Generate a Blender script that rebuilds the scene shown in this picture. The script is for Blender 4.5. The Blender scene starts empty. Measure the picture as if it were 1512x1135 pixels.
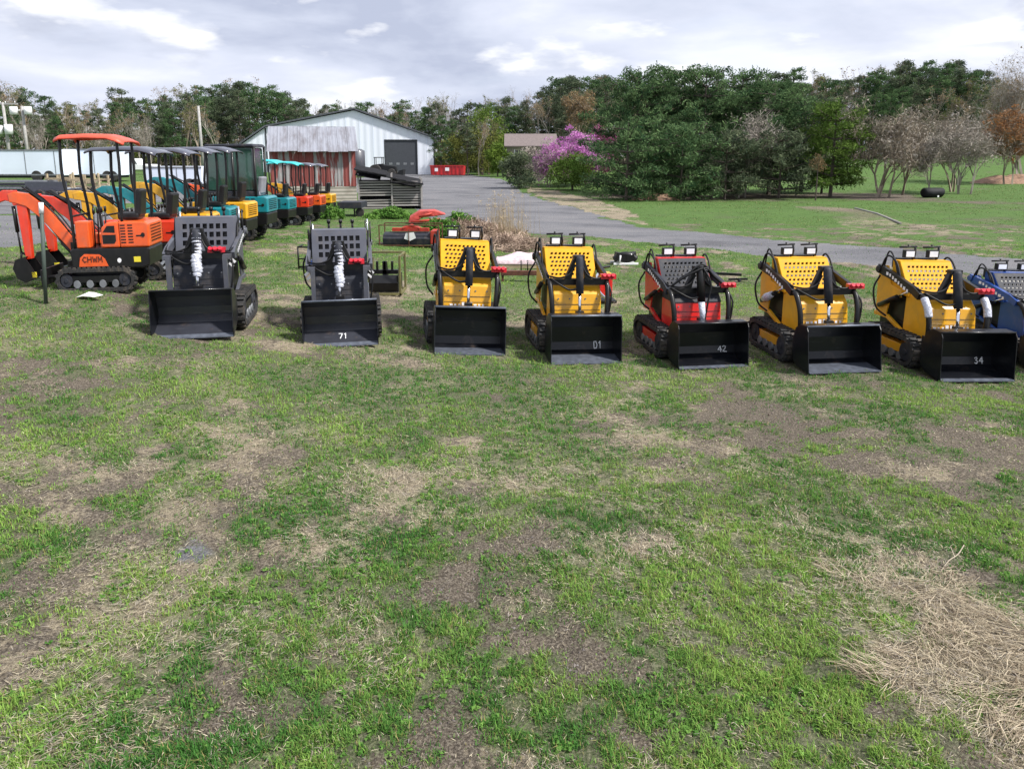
import bpy, math, random
import numpy as np
from mathutils import Vector, Matrix, Euler
R = math.radians
random.seed(7); rng = np.random.default_rng(7)
sc = bpy.context.scene
COL = sc.collection
H = 2.65; FPX = 1050.0
CV = 426.0; TP = math.atan((CV-232)/FPX); SP, CP = math.sin(TP), math.cos(TP)

# ------------------------------------------------------------ camera geometry
def P(u, v, D):
    b = (CV-v)/FPX
    return Vector(((u-756)/FPX*D, (CP+SP*b)*D, H+(-SP+CP*b)*D))

# ------------------------------------------------------------ terrain heights
_c = [(0,3,0),(-3,3,.05),(3,3,0),(0,6,0),(-5,6,.22),(5,6,-.04),(0,0,0),(-5,0,0),(5,0,0),(0,-7,0),(-12,-6,.2),(12,-6,-.1),
      (12,7,-.15),(-9,8,.5),(-14,10,.9),(22,17,.1),(12,21,.1),(3,22,.15),(0,36,.2),(14,30,.2),(26,30,.2),(-35,60,.6),(-60,60,.8),
      (-30,100,.5),(-60,130,1.0),(0,130,.6),(40,120,1.6),(90,120,3.2),(90,60,1.4),(60,30,.3),(-30,20,1.0),(-60,20,1.2),(-20,35,.5)]
for u, v, D in [(285,498,9.4),(504,510,9.86),(692,522,10.1),(866,535,9.95),(1054,541,9.8),(1248,547,9.4),(1445,560,9.3)]:
    p = P(u,v,D); q = P(u,v,D); _c.append((p.x,p.y,p.z)); _c.append((q.x*1.08,q.y+1.5,q.z+.03))
for u, v, D in [(130,425,10.8),(205,413,12.8),(370,355,18.5),(470,322,28.5),(600,362,20.5),(575,431,13.5),(1100,330,28),(1100,295,45),
                (1380,290,45),(1400,240,85),(1500,255,75),(760,265,75),(640,260,95),(520,302,38),(100,290,45)]:
    p = P(u,v,D); _c.append((p.x,p.y,p.z))
_c = np.array(_c, float)
def _U(r2): return np.where(r2 < 1e-9, 0, r2*np.log(r2+1e-12))
_S = 20.0
_XY = _c[:,:2]/_S; _n = len(_c)
_K = _U(((_XY[:,None]-_XY[None])**2).sum(-1)) + np.eye(_n)*0.002
_Pm = np.c_[np.ones(_n), _XY]
_W = np.linalg.solve(np.block([[_K,_Pm],[_Pm.T,np.zeros((3,3))]]), np.r_[_c[:,2],np.zeros(3)])
def terrain(x, y):
    x = np.atleast_1d(np.asarray(x,float)); y = np.atleast_1d(np.asarray(y,float)); sh = x.shape
    X = np.clip(x.ravel(),-90,90)/_S; Y = np.clip(y.ravel(),-8,130)/_S
    out = np.empty(len(X))
    for i in range(0, len(X), 50000):
        a, b = X[i:i+50000], Y[i:i+50000]
        out[i:i+50000] = _U((a[:,None]-_XY[:,0])**2+(b[:,None]-_XY[:,1])**2)@_W[:_n] + _W[_n]+_W[_n+1]*a+_W[_n+2]*b
    return out.reshape(sh)
def tz(x, y): return float(terrain([x],[y])[0])
def ghit(u, v):
    lo, hi = 1.0, 200.0
    D = 2.0
    while D < 200:
        p = P(u,v,D)
        if p.z < tz(p.x,p.y): break
        D *= 1.04
    lo, hi = D/1.04, D
    for _ in range(12):
        m = (lo+hi)/2; p = P(u,v,m)
        if p.z < tz(p.x,p.y): hi = m
        else: lo = m
    return P(u,v,hi)
def vnoise(x, y, seed=0):
    xi = np.floor(x).astype(np.int64); yi = np.floor(y).astype(np.int64); xf = x-xi; yf = y-yi
    def h(a, b):
        n = (a*374761393 + b*668265263 + seed*974634777) & 0xffffffff
        n = ((n ^ (n >> 13))*1274126177) & 0xffffffff
        return ((n ^ (n >> 16)) & 0xffff)/65535.0
    u = xf*xf*(3-2*xf); v = yf*yf*(3-2*yf)
    return (h(xi,yi)*(1-u)+h(xi+1,yi)*u)*(1-v)+(h(xi,yi+1)*(1-u)+h(xi+1,yi+1)*u)*v
def fbm(x, y, s, o=4, seed=0):
    t = 0; a = .5; n = 0
    for i in range(o):
        t = t+a*vnoise(x/s+17.3*i, y/s-9.1*i, seed+i); n += a; a *= .5; s *= .5
    return t/n

# ------------------------------------------------------------ materials
M = {}
def mat(name, col, rough=.6, metal=0, var=.12, vscale=6, bump=0, bscale=60, coat=0, spec=.5, trans=0, dust=0, scratch=0):
    m = bpy.data.materials.new(name); m.use_nodes = True; M[name] = m
    nt = m.node_tree; N = nt.nodes; L = nt.links; b = N['Principled BSDF']
    b.inputs['Roughness'].default_value = rough; b.inputs['Metallic'].default_value = metal
    b.inputs['Coat Weight'].default_value = coat; b.inputs['Specular IOR Level'].default_value = spec
    if trans: b.inputs['Transmission Weight'].default_value = trans
    tc = N.new('ShaderNodeTexCoord'); no = N.new('ShaderNodeTexNoise'); no.inputs['Scale'].default_value = vscale; no.inputs['Detail'].default_value = 6
    L.new(tc.outputs['Object'], no.inputs['Vector'])
    mr = N.new('ShaderNodeMapRange'); mr.inputs['From Min'].default_value = .3; mr.inputs['From Max'].default_value = .7
    mr.inputs['To Min'].default_value = 1-var; mr.inputs['To Max'].default_value = 1+var
    L.new(no.outputs['Fac'], mr.inputs['Value'])
    mx = N.new('ShaderNodeVectorMath'); mx.operation = 'SCALE'; mx.inputs[0].default_value = col[:3]
    L.new(mr.outputs['Result'], mx.inputs['Scale']); colo = mx.outputs['Vector']
    def over(src, sc3, c, lo, hi, amt):
        mp = N.new('ShaderNodeMapping'); mp.inputs['Scale'].default_value = sc3; L.new(tc.outputs['Object'], mp.inputs['Vector'])
        n3 = N.new('ShaderNodeTexNoise'); n3.inputs['Scale'].default_value = 1; n3.inputs['Detail'].default_value = 8; n3.inputs['Roughness'].default_value = .7; L.new(mp.outputs['Vector'], n3.inputs['Vector'])
        q = N.new('ShaderNodeMapRange'); q.inputs['From Min'].default_value = lo; q.inputs['From Max'].default_value = hi; q.inputs['To Max'].default_value = amt; L.new(n3.outputs['Fac'], q.inputs['Value'])
        m2 = N.new('ShaderNodeMix'); m2.data_type = 'RGBA'; L.new(q.outputs['Result'], m2.inputs['Factor']); L.new(src, m2.inputs['A']); m2.inputs['B'].default_value = (*c,1); return m2.outputs['Result']
    if dust: colo = over(colo, (7,7,5), (.20,.16,.12), .50, .72, dust)
    if scratch: colo = over(colo, (3,60,40), (.16,.16,.17), .60, .70, scratch); colo = over(colo, (5,5,5), (.14,.10,.075), .56, .72, scratch*.8)
    L.new(colo, b.inputs['Base Color'])
    r2 = N.new('ShaderNodeMapRange'); r2.inputs['To Min'].default_value = max(.02,rough-.08); r2.inputs['To Max'].default_value = min(1,rough+.12)
    L.new(no.outputs['Fac'], r2.inputs['Value']); L.new(r2.outputs['Result'], b.inputs['Roughness'])
    if bump:
        n2 = N.new('ShaderNodeTexNoise'); n2.inputs['Scale'].default_value = bscale; n2.inputs['Detail'].default_value = 5
        L.new(tc.outputs['Object'], n2.inputs['Vector'])
        bp = N.new('ShaderNodeBump'); bp.inputs['Strength'].default_value = bump; bp.inputs['Distance'].default_value = .02
        L.new(n2.outputs['Fac'], bp.inputs['Height']); L.new(bp.outputs['Normal'], b.inputs['Normal'])
    return m
mat('yellow', (.72,.36,.010), .34, coat=.4, var=.10, dust=0.28)
mat('yellow_screen', (.66,.33,.012), .62, var=.10, spec=.2, dust=0.28)
mat('red', (.60,.016,.014), .35, coat=.4, dust=0.28)
mat('orange', (.72,.095,.012), .38, coat=.4, dust=0.28)
mat('redorange', (.66,.035,.008), .38, coat=.4, dust=0.28)
mat('canopy_orange', (.62,.085,.045), .45, coat=.2)
mat('teal', (.0,.20,.24), .38, coat=.4, dust=0.28)
mat('teal_light', (.03,.42,.44), .45, coat=.2)
mat('blue', (.008,.055,.27), .35, coat=.5, dust=0.28)
mat('grey_paint', (.068,.072,.090), .45, coat=.2, var=.08, dust=0.28)
mat('grey_screen', (.095,.10,.125), .62, spec=.25, var=.1, dust=0.28)
mat('dark_grey', (.026,.029,.039), .6, spec=.25, coat=.0, dust=0.28)
mat('canopy_grey', (.06,.063,.085), .22, coat=.6)
mat('black', (.006,.006,.007), .42, coat=.1, var=.2, spec=.35, dust=.05)
mat('bucket_black', (.006,.007,.010), .30, var=.3, vscale=3, coat=.08, spec=.35, scratch=.32)
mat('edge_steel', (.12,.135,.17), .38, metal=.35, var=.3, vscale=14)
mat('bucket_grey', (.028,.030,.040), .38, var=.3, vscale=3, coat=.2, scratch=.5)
mat('rubber', (.022,.022,.023), .8, var=.35, vscale=20, bump=.4, dust=.55)
mat('hose', (.007,.007,.008), .5, spec=.3)
mat('chrome', (.75,.76,.8), .12, metal=1, var=.03)
mat('wrap', (.50,.52,.60), .25, var=.25, vscale=30, bump=1.0, bscale=35, coat=.5)
mat('coupler_red', (.55,.012,.03), .3, coat=.5)
mat('white', (.78,.78,.80), .5, var=.06)
mat('lens', (.72,.74,.80), .15, var=.1, coat=.8)
mat('label_yellow', (.75,.62,.04), .4)
mat('chalk', (.66,.67,.70), .9, var=.5, vscale=60)
mat('decal_dark', (.10,.02,.01), .5)
mat('steel_grey', (.20,.21,.23), .5, metal=.3, var=.3)
mat('olive_frame', (.13,.12,.045), .6, var=.3)
mat('rust', (.10,.038,.022), .8, var=.45, vscale=9, bump=.4)
mat('dead_red', (.38,.035,.02), .55, var=.3)
mat('plastic_pink', (.72,.56,.60), .35, var=.35, vscale=7, bump=.9, bscale=14)
mat('post_green', (.055,.075,.065), .6)
mat('glass_dark', (.012,.03,.026), .06, var=.2, spec=.9, coat=1)
mat('glass_tint', (.025,.07,.05), .08, var=.4, vscale=2.5, coat=1)
mat('seat_grey', (.22,.22,.25), .6)
mat('bark', (.085,.068,.056), .95, var=.35, vscale=9, bump=.6, bscale=12)
mat('bark_pale', (.17,.15,.135), .9, var=.3, vscale=9)
mat('pole_wood', (.34,.33,.32), .9, var=.2)
mat('trailer_white', (.70,.76,.88), .45, var=.10, vscale=.35)
mat('tractor_dark', (.010,.011,.013), .7, spec=.3)
mat('roof_grey_shingle', (.16,.13,.125), .9, var=.2)
mat('house_wall', (.33,.29,.24), .9, var=.15)
mat('concrete', (.34,.32,.30), .9, var=.2, bump=.4)
mat('clay', (.25,.155,.105), .95, var=.3, bump=.6, bscale=6)
mat('wood_tan', (.38,.31,.20), .9, var=.3)
mat('stick_pale', (.42,.35,.27), .9, var=.3)
mat('tarp_red', (.45,.06,.05), .6, var=.3, vscale=5, bump=.8, bscale=10)
mat('door_dark', (.045,.05,.062), .6, var=.15)
mat('trim_dark', (.03,.033,.04), .6)
mat('tar_felt', (.018,.018,.02), .95, var=.5, spec=.1)

def ribbed(name, cols, axis='X', period=.2, rough=.5, mixscale=1.0, thr=(.45,.55), bumpd=.02, metal=0, streak=(1,1,.08)):
    """corrugated sheet: ribs along one axis, with streaky staining between two colours"""
    m = bpy.data.materials.new(name); m.use_nodes = True; M[name] = m
    nt = m.node_tree; N = nt.nodes; L = nt.links; b = N['Principled BSDF']; b.inputs['Roughness'].default_value = rough; b.inputs['Metallic'].default_value = metal
    tc = N.new('ShaderNodeTexCoord'); mp = N.new('ShaderNodeMapping'); mp.inputs['Scale'].default_value = streak
    L.new(tc.outputs['Object'], mp.inputs['Vector'])
    no = N.new('ShaderNodeTexNoise'); no.inputs['Scale'].default_value = mixscale; no.inputs['Detail'].default_value = 5; no.inputs['Roughness'].default_value = .65
    L.new(mp.outputs['Vector'], no.inputs['Vector'])
    cr = N.new('ShaderNodeValToRGB'); e = cr.color_ramp.elements
    e[0].position = thr[0]; e[0].color = (*cols[0],1); e[1].position = thr[1]; e[1].color = (*cols[1],1)
    L.new(no.outputs['Fac'], cr.inputs['Fac']); L.new(cr.outputs['Color'], b.inputs['Base Color'])
    wv = N.new('ShaderNodeTexWave'); wv.bands_direction = axis; wv.inputs['Scale'].default_value = .314/period
    L.new(tc.outputs['Object'], wv.inputs['Vector'])
    bp = N.new('ShaderNodeBump'); bp.inputs['Distance'].default_value = bumpd; bp.inputs['Strength'].default_value = .8
    L.new(wv.outputs['Fac'], bp.inputs['Height']); L.new(bp.outputs['Normal'], b.inputs['Normal'])
    return m
ribbed('warehouse_wall', ((.66,.70,.80),(.74,.77,.85)), 'X', .9, mixscale=.4, thr=(.3,.7), bumpd=.04)
ribbed('warehouse_roof', ((.05,.055,.065),(.09,.095,.11)), 'X', .6, mixscale=.5, thr=(.3,.7))
ribbed('barn_red', ((.20,.045,.04),(.27,.265,.27)), 'X', .20, mixscale=3.4, thr=(.52,.57), bumpd=.03, rough=.7)
ribbed('barn_roof', ((.25,.26,.30),(.13,.12,.13)), 'X', .18, mixscale=2.6, thr=(.42,.70), bumpd=.012, streak=(1,.25,.25))
ribbed('block_wall', ((.36,.33,.29),(.24,.21,.18)), 'Z', .2, mixscale=1.5, thr=(.4,.7), streak=(1,1,1), rough=.95)
ribbed('slat_wood', ((.34,.32,.31),(.20,.185,.175)), 'Z', .35, mixscale=2.0, thr=(.35,.7), streak=(.3,.3,3), rough=.95, bumpd=.01)
ribbed('dumpster_red', ((.50,.02,.025),(.30,.02,.02)), 'X', .8, mixscale=1, thr=(.4,.7), streak=(1,1,1))

def tint_mat(name, c0, c1, rough=.75, transl=.25):
    m = bpy.data.materials.new(name); m.use_nodes = True; M[name] = m
    nt = m.node_tree; N = nt.nodes; L = nt.links; N.remove(N['Principled BSDF']); out = N['Material Output']
    at = N.new('ShaderNodeAttribute'); at.attribute_name = 'tint'
    mx = N.new('ShaderNodeMix'); mx.data_type = 'RGBA'; mx.inputs['A'].default_value = (*c0,1); mx.inputs['B'].default_value = (*c1,1)
    L.new(at.outputs['Fac'], mx.inputs['Factor'])
    d = N.new('ShaderNodeBsdfDiffuse'); t = N.new('ShaderNodeBsdfTranslucent'); ms = N.new('ShaderNodeMixShader'); ms.inputs['Fac'].default_value = transl
    L.new(mx.outputs['Result'], d.inputs['Color']); L.new(mx.outputs['Result'], t.inputs['Color'])
    L.new(d.outputs[0], ms.inputs[1]); L.new(t.outputs[0], ms.inputs[2]); L.new(ms.outputs[0], out.inputs['Surface'])
    return m
tint_mat('needle', (.018,.050,.024), (.145,.225,.095))
tint_mat('needle_dark', (.045,.068,.045), (.155,.185,.105))
tint_mat('needle_fresh', (.05,.10,.02), (.14,.21,.05))
tint_mat('leaf_olive', (.09,.11,.03), (.20,.21,.06))
tint_mat('leaf_spring', (.07,.12,.025), (.18,.26,.05))
tint_mat('leaf_rust', (.17,.13,.075), (.32,.22,.12))
tint_mat('leaf_orange', (.19,.10,.05), (.34,.17,.075))
tint_mat('redbud_bloom', (.40,.12,.38), (.72,.34,.66), transl=.3)
tint_mat('redbud_dark', (.22,.05,.14), (.40,.12,.25), transl=.3)
tint_mat('twig_grey', (.17,.15,.13), (.42,.38,.33), transl=.05)
tint_mat('twig_brown', (.15,.125,.10), (.38,.32,.25), transl=.05)
tint_mat('brush_twig', (.10,.07,.055), (.56,.43,.34), transl=.05)
tint_mat('reed', (.30,.24,.15), (.58,.47,.32), transl=.3)
tint_mat('weed', (.06,.16,.03), (.19,.34,.08), transl=.3)
def color_mat(name, transl=.3):
    m = tint_mat(name, (0,0,0), (1,1,1), transl=transl); nt = m.node_tree
    at = [n for n in nt.nodes if n.type == 'ATTRIBUTE'][0]; at.attribute_name = 'col'
    for n in nt.nodes:
        if n.type in ('BSDF_DIFFUSE','BSDF_TRANSLUCENT'): nt.links.new(at.outputs['Color'], n.inputs['Color'])
    return m
color_mat('blade', .35); color_mat('straw', .15)

# ------------------------------------------------------------ mesh helpers
def tag(o, label=None, cat=None, group=None, kind=None):
    if label: o['label'] = label
    if cat: o['category'] = cat
    if group: o['group'] = group
    if kind: o['kind'] = kind
    return o
def thing(name, label, cat, loc=(0,0,0), rz=0, group=None, rx=0, ry=0):
    o = bpy.data.objects.new(name, None); o.empty_display_size = .2; COL.objects.link(o)
    o.location = loc; o.rotation_euler = (rx,ry,rz); return tag(o,label,cat,group)
def copy_tree(o, parent=None):
    c = o.copy(); COL.objects.link(c)
    if parent: c.parent = parent
    for ch in o.children: copy_tree(ch, c)
    return c
class MB:
    def __init__(s): s.v = []; s.f = []; s.sm = []
    def add(s, vs, fs, smooth=False):
        n = len(s.v); s.v += [tuple(v) for v in vs]
        for i, f in enumerate(fs): s.f.append(tuple(n+k for k in f)); s.sm.append(smooth if isinstance(smooth,bool) else smooth[i])
        return s
    def box(s, c, d, rot=None):
        x,y,z = d[0]/2,d[1]/2,d[2]/2
        vs = [Vector(p) for p in ((-x,-y,-z),(x,-y,-z),(x,y,-z),(-x,y,-z),(-x,-y,z),(x,-y,z),(x,y,z),(-x,y,z))]
        if rot is not None:
            m = Euler(rot).to_matrix(); vs = [m@v for v in vs]
        c = Vector(c); return s.add([v+c for v in vs], [(0,3,2,1),(4,5,6,7),(0,1,5,4),(1,2,6,5),(2,3,7,6),(3,0,4,7)])
    def bb(s, x0,x1,y0,y1,z0,z1): return s.box(((x0+x1)/2,(y0+y1)/2,(z0+z1)/2),(abs(x1-x0),abs(y1-y0),abs(z1-z0)))
    def prism(s, poly, a0, a1, axis='x'):
        n = len(poly)
        def pt(p,a): return {'x':(a,p[0],p[1]),'y':(p[0],a,p[1]),'z':(p[0],p[1],a)}[axis]
        vs = [pt(p,a0) for p in poly]+[pt(p,a1) for p in poly]
        fs = [tuple(range(n)), tuple(range(2*n-1,n-1,-1))]+[(i,i+n,(i+1)%n+n,(i+1)%n) for i in range(n)]
        return s.add(vs, fs)
    def tube(s, pts, r, n=10, cap=True):
        pts = [Vector(p) for p in pts]; k = len(pts)
        rs = r if isinstance(r,(list,tuple)) else [r]*k
        vs = []; up = None
        for i, p in enumerate(pts):
            t = ((pts[min(i+1,k-1)]-pts[max(i-1,0)]).normalized())
            if up is None: up = Vector((0,0,1)) if abs(t.z) < .9 else Vector((1,0,0))
            a = t.cross(up).normalized(); up = a.cross(t).normalized()
            for j in range(n):
                th = 2*math.pi*(j+.5)/n; vs.append(p+(a*math.cos(th)+up*math.sin(th))*rs[i])
        fs = []; sm = []
        for i in range(k-1):
            for j in range(n):
                fs.append((i*n+j,i*n+(j+1)%n,(i+1)*n+(j+1)%n,(i+1)*n+j)); sm.append(n > 4)
        if cap: fs += [tuple(range(n-1,-1,-1)), tuple((k-1)*n+j for j in range(n))]; sm += [False,False]
        return s.add(vs, fs, sm)
    def curve(s, ctrl, r, n=8, seg=6):
        c = [Vector(p) for p in ctrl]; c = [2*c[0]-c[1]]+c+[2*c[-1]-c[-2]]; pts = []
        for i in range(1,len(c)-2):
            for j in range(seg):
                t = j/seg; a,b,d,e = c[i-1],c[i],c[i+1],c[i+2]
                pts.append(.5*((2*b)+(d-a)*t+(2*a-5*b+4*d-e)*t*t+(3*b-a-3*d+e)*t**3))
        pts.append(c[-2]); return s.tube(pts, r, n)
    def beam(s, path, widths, x0, x1):
        """a bent plate beam in the YZ plane"""
        top=[]; bot=[]
        for i,(y,z) in enumerate(path):
            a = path[max(i-1,0)]; b = path[min(i+1,len(path)-1)]
            t = Vector((b[0]-a[0],b[1]-a[1])).normalized(); nn = Vector((-t.y,t.x)); w = widths[i]/2
            top.append((y+nn.x*w,z+nn.y*w)); bot.append((y-nn.x*w,z-nn.y*w))
        n = len(path); vs = [(x,p[0],p[1]) for x in (x0,x1) for p in top+bot[::-1]]
        m = 2*n; fs = []
        for i in range(n-1):
            fs.append((i,i+1,m-2-i,m-1-i)); fs.append((m+i,m+m-1-i,m+m-2-i,m+i+1))
        for i in range(m): fs.append((i,i+m,(i+1)%m+m,(i+1)%m))
        return s.add(vs, fs)
    def build(s, name, m, parent=None, bevel=.005, solid=0, label=None):
        me = bpy.data.meshes.new(name); me.from_pydata(s.v,[],s.f); me.polygons.foreach_set('use_smooth', s.sm); me.validate()
        o = bpy.data.objects.new(name, me); COL.objects.link(o)
        me.materials.append(M[m] if isinstance(m,str) else m)
        if parent: o.parent = parent
        import bmesh
        bm = bmesh.new(); bm.from_mesh(me); bmesh.ops.recalc_face_normals(bm, faces=bm.faces); bm.to_mesh(me); bm.free()
        if solid:
            md = o.modifiers.new('s','SOLIDIFY'); md.thickness = solid; md.offset = 0
        if bevel:
            md = o.modifiers.new('b','BEVEL'); md.width = bevel; md.segments = 2; md.limit_method = 'ANGLE'; md.angle_limit = R(44)
        if label: o['label'] = label
        return o
def soup(name, verts, m, parent=None, tint=None, col=None, faces=None):
    """triangles from numpy: verts (T,3,3)"""
    T = len(verts); me = bpy.data.meshes.new(name)
    me.vertices.add(3*T); me.vertices.foreach_set('co', verts.astype(np.float32).ravel())
    me.loops.add(3*T); me.loops.foreach_set('vertex_index', np.arange(3*T,dtype=np.int32))
    me.polygons.add(T); me.polygons.foreach_set('loop_start', np.arange(T,dtype=np.int32)*3)
    if tint is not None:
        a = me.attributes.new('tint','FLOAT','POINT'); a.data.foreach_set('value', np.repeat(tint,3).astype(np.float32))
    me.update(calc_edges=True); me.validate()
    o = bpy.data.objects.new(name, me); COL.objects.link(o); me.materials.append(M[m])
    if parent: o.parent = parent
    return o
def leaves(centers, radii, per, size, aspect=.5, flat=0., shell=.0):
    """random small faces inside ellipsoid clumps; returns (tri verts, tint)"""
    N = len(centers); T = N*per
    c = np.repeat(centers,per,0); r = np.repeat(radii,per,0)
    d = rng.normal(size=(T,3)); d /= np.linalg.norm(d,axis=1)[:,None]
    rad = (shell+(1-shell)*rng.random(T)**.55)[:,None]
    p = c+d*rad*r
    a = rng.normal(size=(T,3)); a[:,2] *= (1-flat); a /= np.linalg.norm(a,axis=1)[:,None]
    b = np.cross(a, rng.normal(size=(T,3))); b /= np.linalg.norm(b,axis=1)[:,None]
    s = size*(.6+.8*rng.random(T))[:,None]
    v = np.stack([p-a*s*.5-b*s*aspect*.5, p-a*s*.5+b*s*aspect*.5, p+a*s*.6],1)
    tint = np.clip(np.repeat(rng.random(N)*.75,per)+rng.random(T)*.45-.1,0,1)
    return v, tint

# ------------------------------------------------------------ tracks and wheels shared by the machines
def track_loop(L, Ht, n_lug=34, rf=None):
    r = Ht/2; pts = []
    s = L-2*r
    for i in range(9): th = math.pi/2+math.pi*i/8; pts.append((-s/2+r*math.cos(th), r+r*math.sin(th)))
    for i in range(9): th = -math.pi/2+math.pi*i/8; pts.append((s/2+r*math.cos(th), r+r*math.sin(th)))
    return pts
def add_track(root, x, y, L, Ht, W, frame='black', lug=.022):
    pts = track_loop(L,Ht); n = len(pts); cen = (0,Ht/2)
    mb = MB()
    inner = [(p[0]*(1-.10/L), cen[1]+(p[1]-cen[1])*(1-.10/Ht)) for p in pts]
    x0, x1 = x-W/2, x+W/2
    vs = [(a, q[0]+y, q[1]) for a in (x0,x1) for q in pts]+[(a, q[0]+y, q[1]) for a in (x0,x1) for q in inner]
    fs = []
    for i in range(n):
        j = (i+1)%n
        fs += [(i,j,n+j,n+i),(2*n+i,3*n+i,3*n+j,2*n+j),(i,2*n+i,2*n+j,j),(n+i,n+j,3*n+j,3*n+i)]
    mb.add(vs, fs)
    # lugs at even spacing round the belt
    seg = [((pts[(i+1)%n][0]-pts[i][0]),(pts[(i+1)%n][1]-pts[i][1])) for i in range(n)]
    ln = [math.hypot(*q) for q in seg]; tot = sum(ln); N = int(tot/.085); 
    for k in range(N):
        d = tot*k/N; i = 0
        while d > ln[i]: d -= ln[i]; i += 1
        t = d/ln[i]; py = pts[i][0]+seg[i][0]*t; pz = pts[i][1]+seg[i][1]*t; ang = math.atan2(seg[i][1],seg[i][0])
        ny, nz = math.sin(ang), -math.cos(ang)
        for sx, off in ((-1,0),(1,.02)):
            mb.box((x+sx*W*.24, y+py+ny*lug*.4+off*math.cos(ang), pz+nz*lug*.4+off*math.sin(ang)), (W*.44,.045,lug*2), (ang,0,0))
    t = mb.build('track','rubber',root,bevel=0)
    r = Ht/2-.06; s = L-Ht
    for yy in (-s/2, s/2): MB().tube([(x-W*.38,y+yy,Ht/2),(x+W*.38,y+yy,Ht/2)], r*.92, 18).tube([(x-W*.44,y+yy,Ht/2),(x+W*.44,y+yy,Ht/2)], r*.3, 10).build('sprocket', 'dark_grey', t, bevel=.004)
    for k in range(4): MB().tube([(x-W*.36,y-s*.33+k*s*.22,.11),(x+W*.36,y-s*.33+k*s*.22,.11)], .06, 14).build('roller','steel_grey',t,bevel=.003)
    f = MB(); f.bb(x-W*.3,x+W*.3,y-s/2,y+s/2,Ht*.38,Ht*.68); f.build('track_frame',frame,t)
    return t
def stroke_text(strokes, w, h, th=.012):
    """hand-drawn marks: polylines in a unit box -> thin ribbons in the XZ plane"""
    mb = MB()
    for st in strokes:
        for a,b in zip(st[:-1],st[1:]):
            ax,az = a[0]*w,a[1]*h; bx,bz = b[0]*w,b[1]*h
            l = math.hypot(bx-ax,bz-az); mb.box(((ax+bx)/2,0,(az+bz)/2),(l+th*.6,.003,th),(0,-math.atan2(bz-az,bx-ax),0))
    return mb
GLY = {'7':[[(0,1),(.8,1),(.3,0)]],'1':[[(.2,.8),(.5,1),(.5,0)]],'8':[[(.4,.5),(.05,.75),(.4,1),(.75,.75),(.4,.5),(.0,.25),(.4,0),(.8,.25),(.4,.5)]],
       '4':[[(.6,0),(.6,1),(0,.35),(.9,.35)]],'2':[[(0,.8),(.3,1),(.7,.85),(.6,.5),(0,0),(.9,0)]],'3':[[(0,.9),(.5,1),(.7,.75),(.35,.55),(.75,.3),(.4,0),(0,.1)]],
       'D':[[(0,0),(0,1),(.5,.95),(.8,.5),(.5,.05),(0,0)]],'C':[[(.8,.9),(.4,1),(0,.5),(.4,0),(.8,.1)]],'H':[[(0,0),(0,1)],[(.8,0),(.8,1)],[(0,.5),(.8,.5)]],
       'W':[[(0,1),(.2,0),(.45,.7),(.7,0),(.9,1)]],'M':[[(0,0),(.1,1),(.45,.3),(.8,1),(.9,0)]]}
def text_strokes(s):
    out = []
    for k,ch in enumerate(s):
        for st in GLY[ch]: out.append([((x+k*1.15)/ (1.15*len(s)),z) for x,z in st])
    return out

# ------------------------------------------------------------ compact stand-on loader
def perf_panel(A, B, C2, nx, ny, hw, hh, stagger=True, th=.004, margin=(.10,.12)):
    """panel spanned by corner A, edge vectors B (across) and C2 (up), with real holes"""
    A,B,C2 = Vector(A),Vector(B),Vector(C2); mb = MB()
    def pt(s,t): return A+B*s+C2*t
    mx,my = margin
    for (s0,s1,t0,t1) in ((0,1,0,my),(0,1,1-my,1),(0,mx,my,1-my),(1-mx,1,my,1-my)):
        mb.add([pt(s0,t0),pt(s1,t0),pt(s1,t1),pt(s0,t1)],[(0,1,2,3)])
    dw = (1-2*mx)/nx; dh = (1-2*my)/ny
    for i in range(nx):
        for j in range(ny):
            s0 = mx+i*dw; t0 = my+j*dh
            off = (.18 if j%2 else -.18) if stagger else 0
            cx = s0+dw*(.5+off); cy = t0+dh*.5; w = dw*hw/2; h = dh*hh/2
            sk = w*.35 if stagger else 0
            o = [pt(s0,t0),pt(s0+dw,t0),pt(s0+dw,t0+dh),pt(s0,t0+dh)]
            q = [pt(cx-w-sk,cy-h),pt(cx+w-sk,cy-h),pt(cx+w+sk,cy+h),pt(cx-w+sk,cy+h)]
            mb.add(o+q,[(0,1,5,4),(1,2,6,5),(2,3,7,6),(3,0,4,7)])
    return mb
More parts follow.
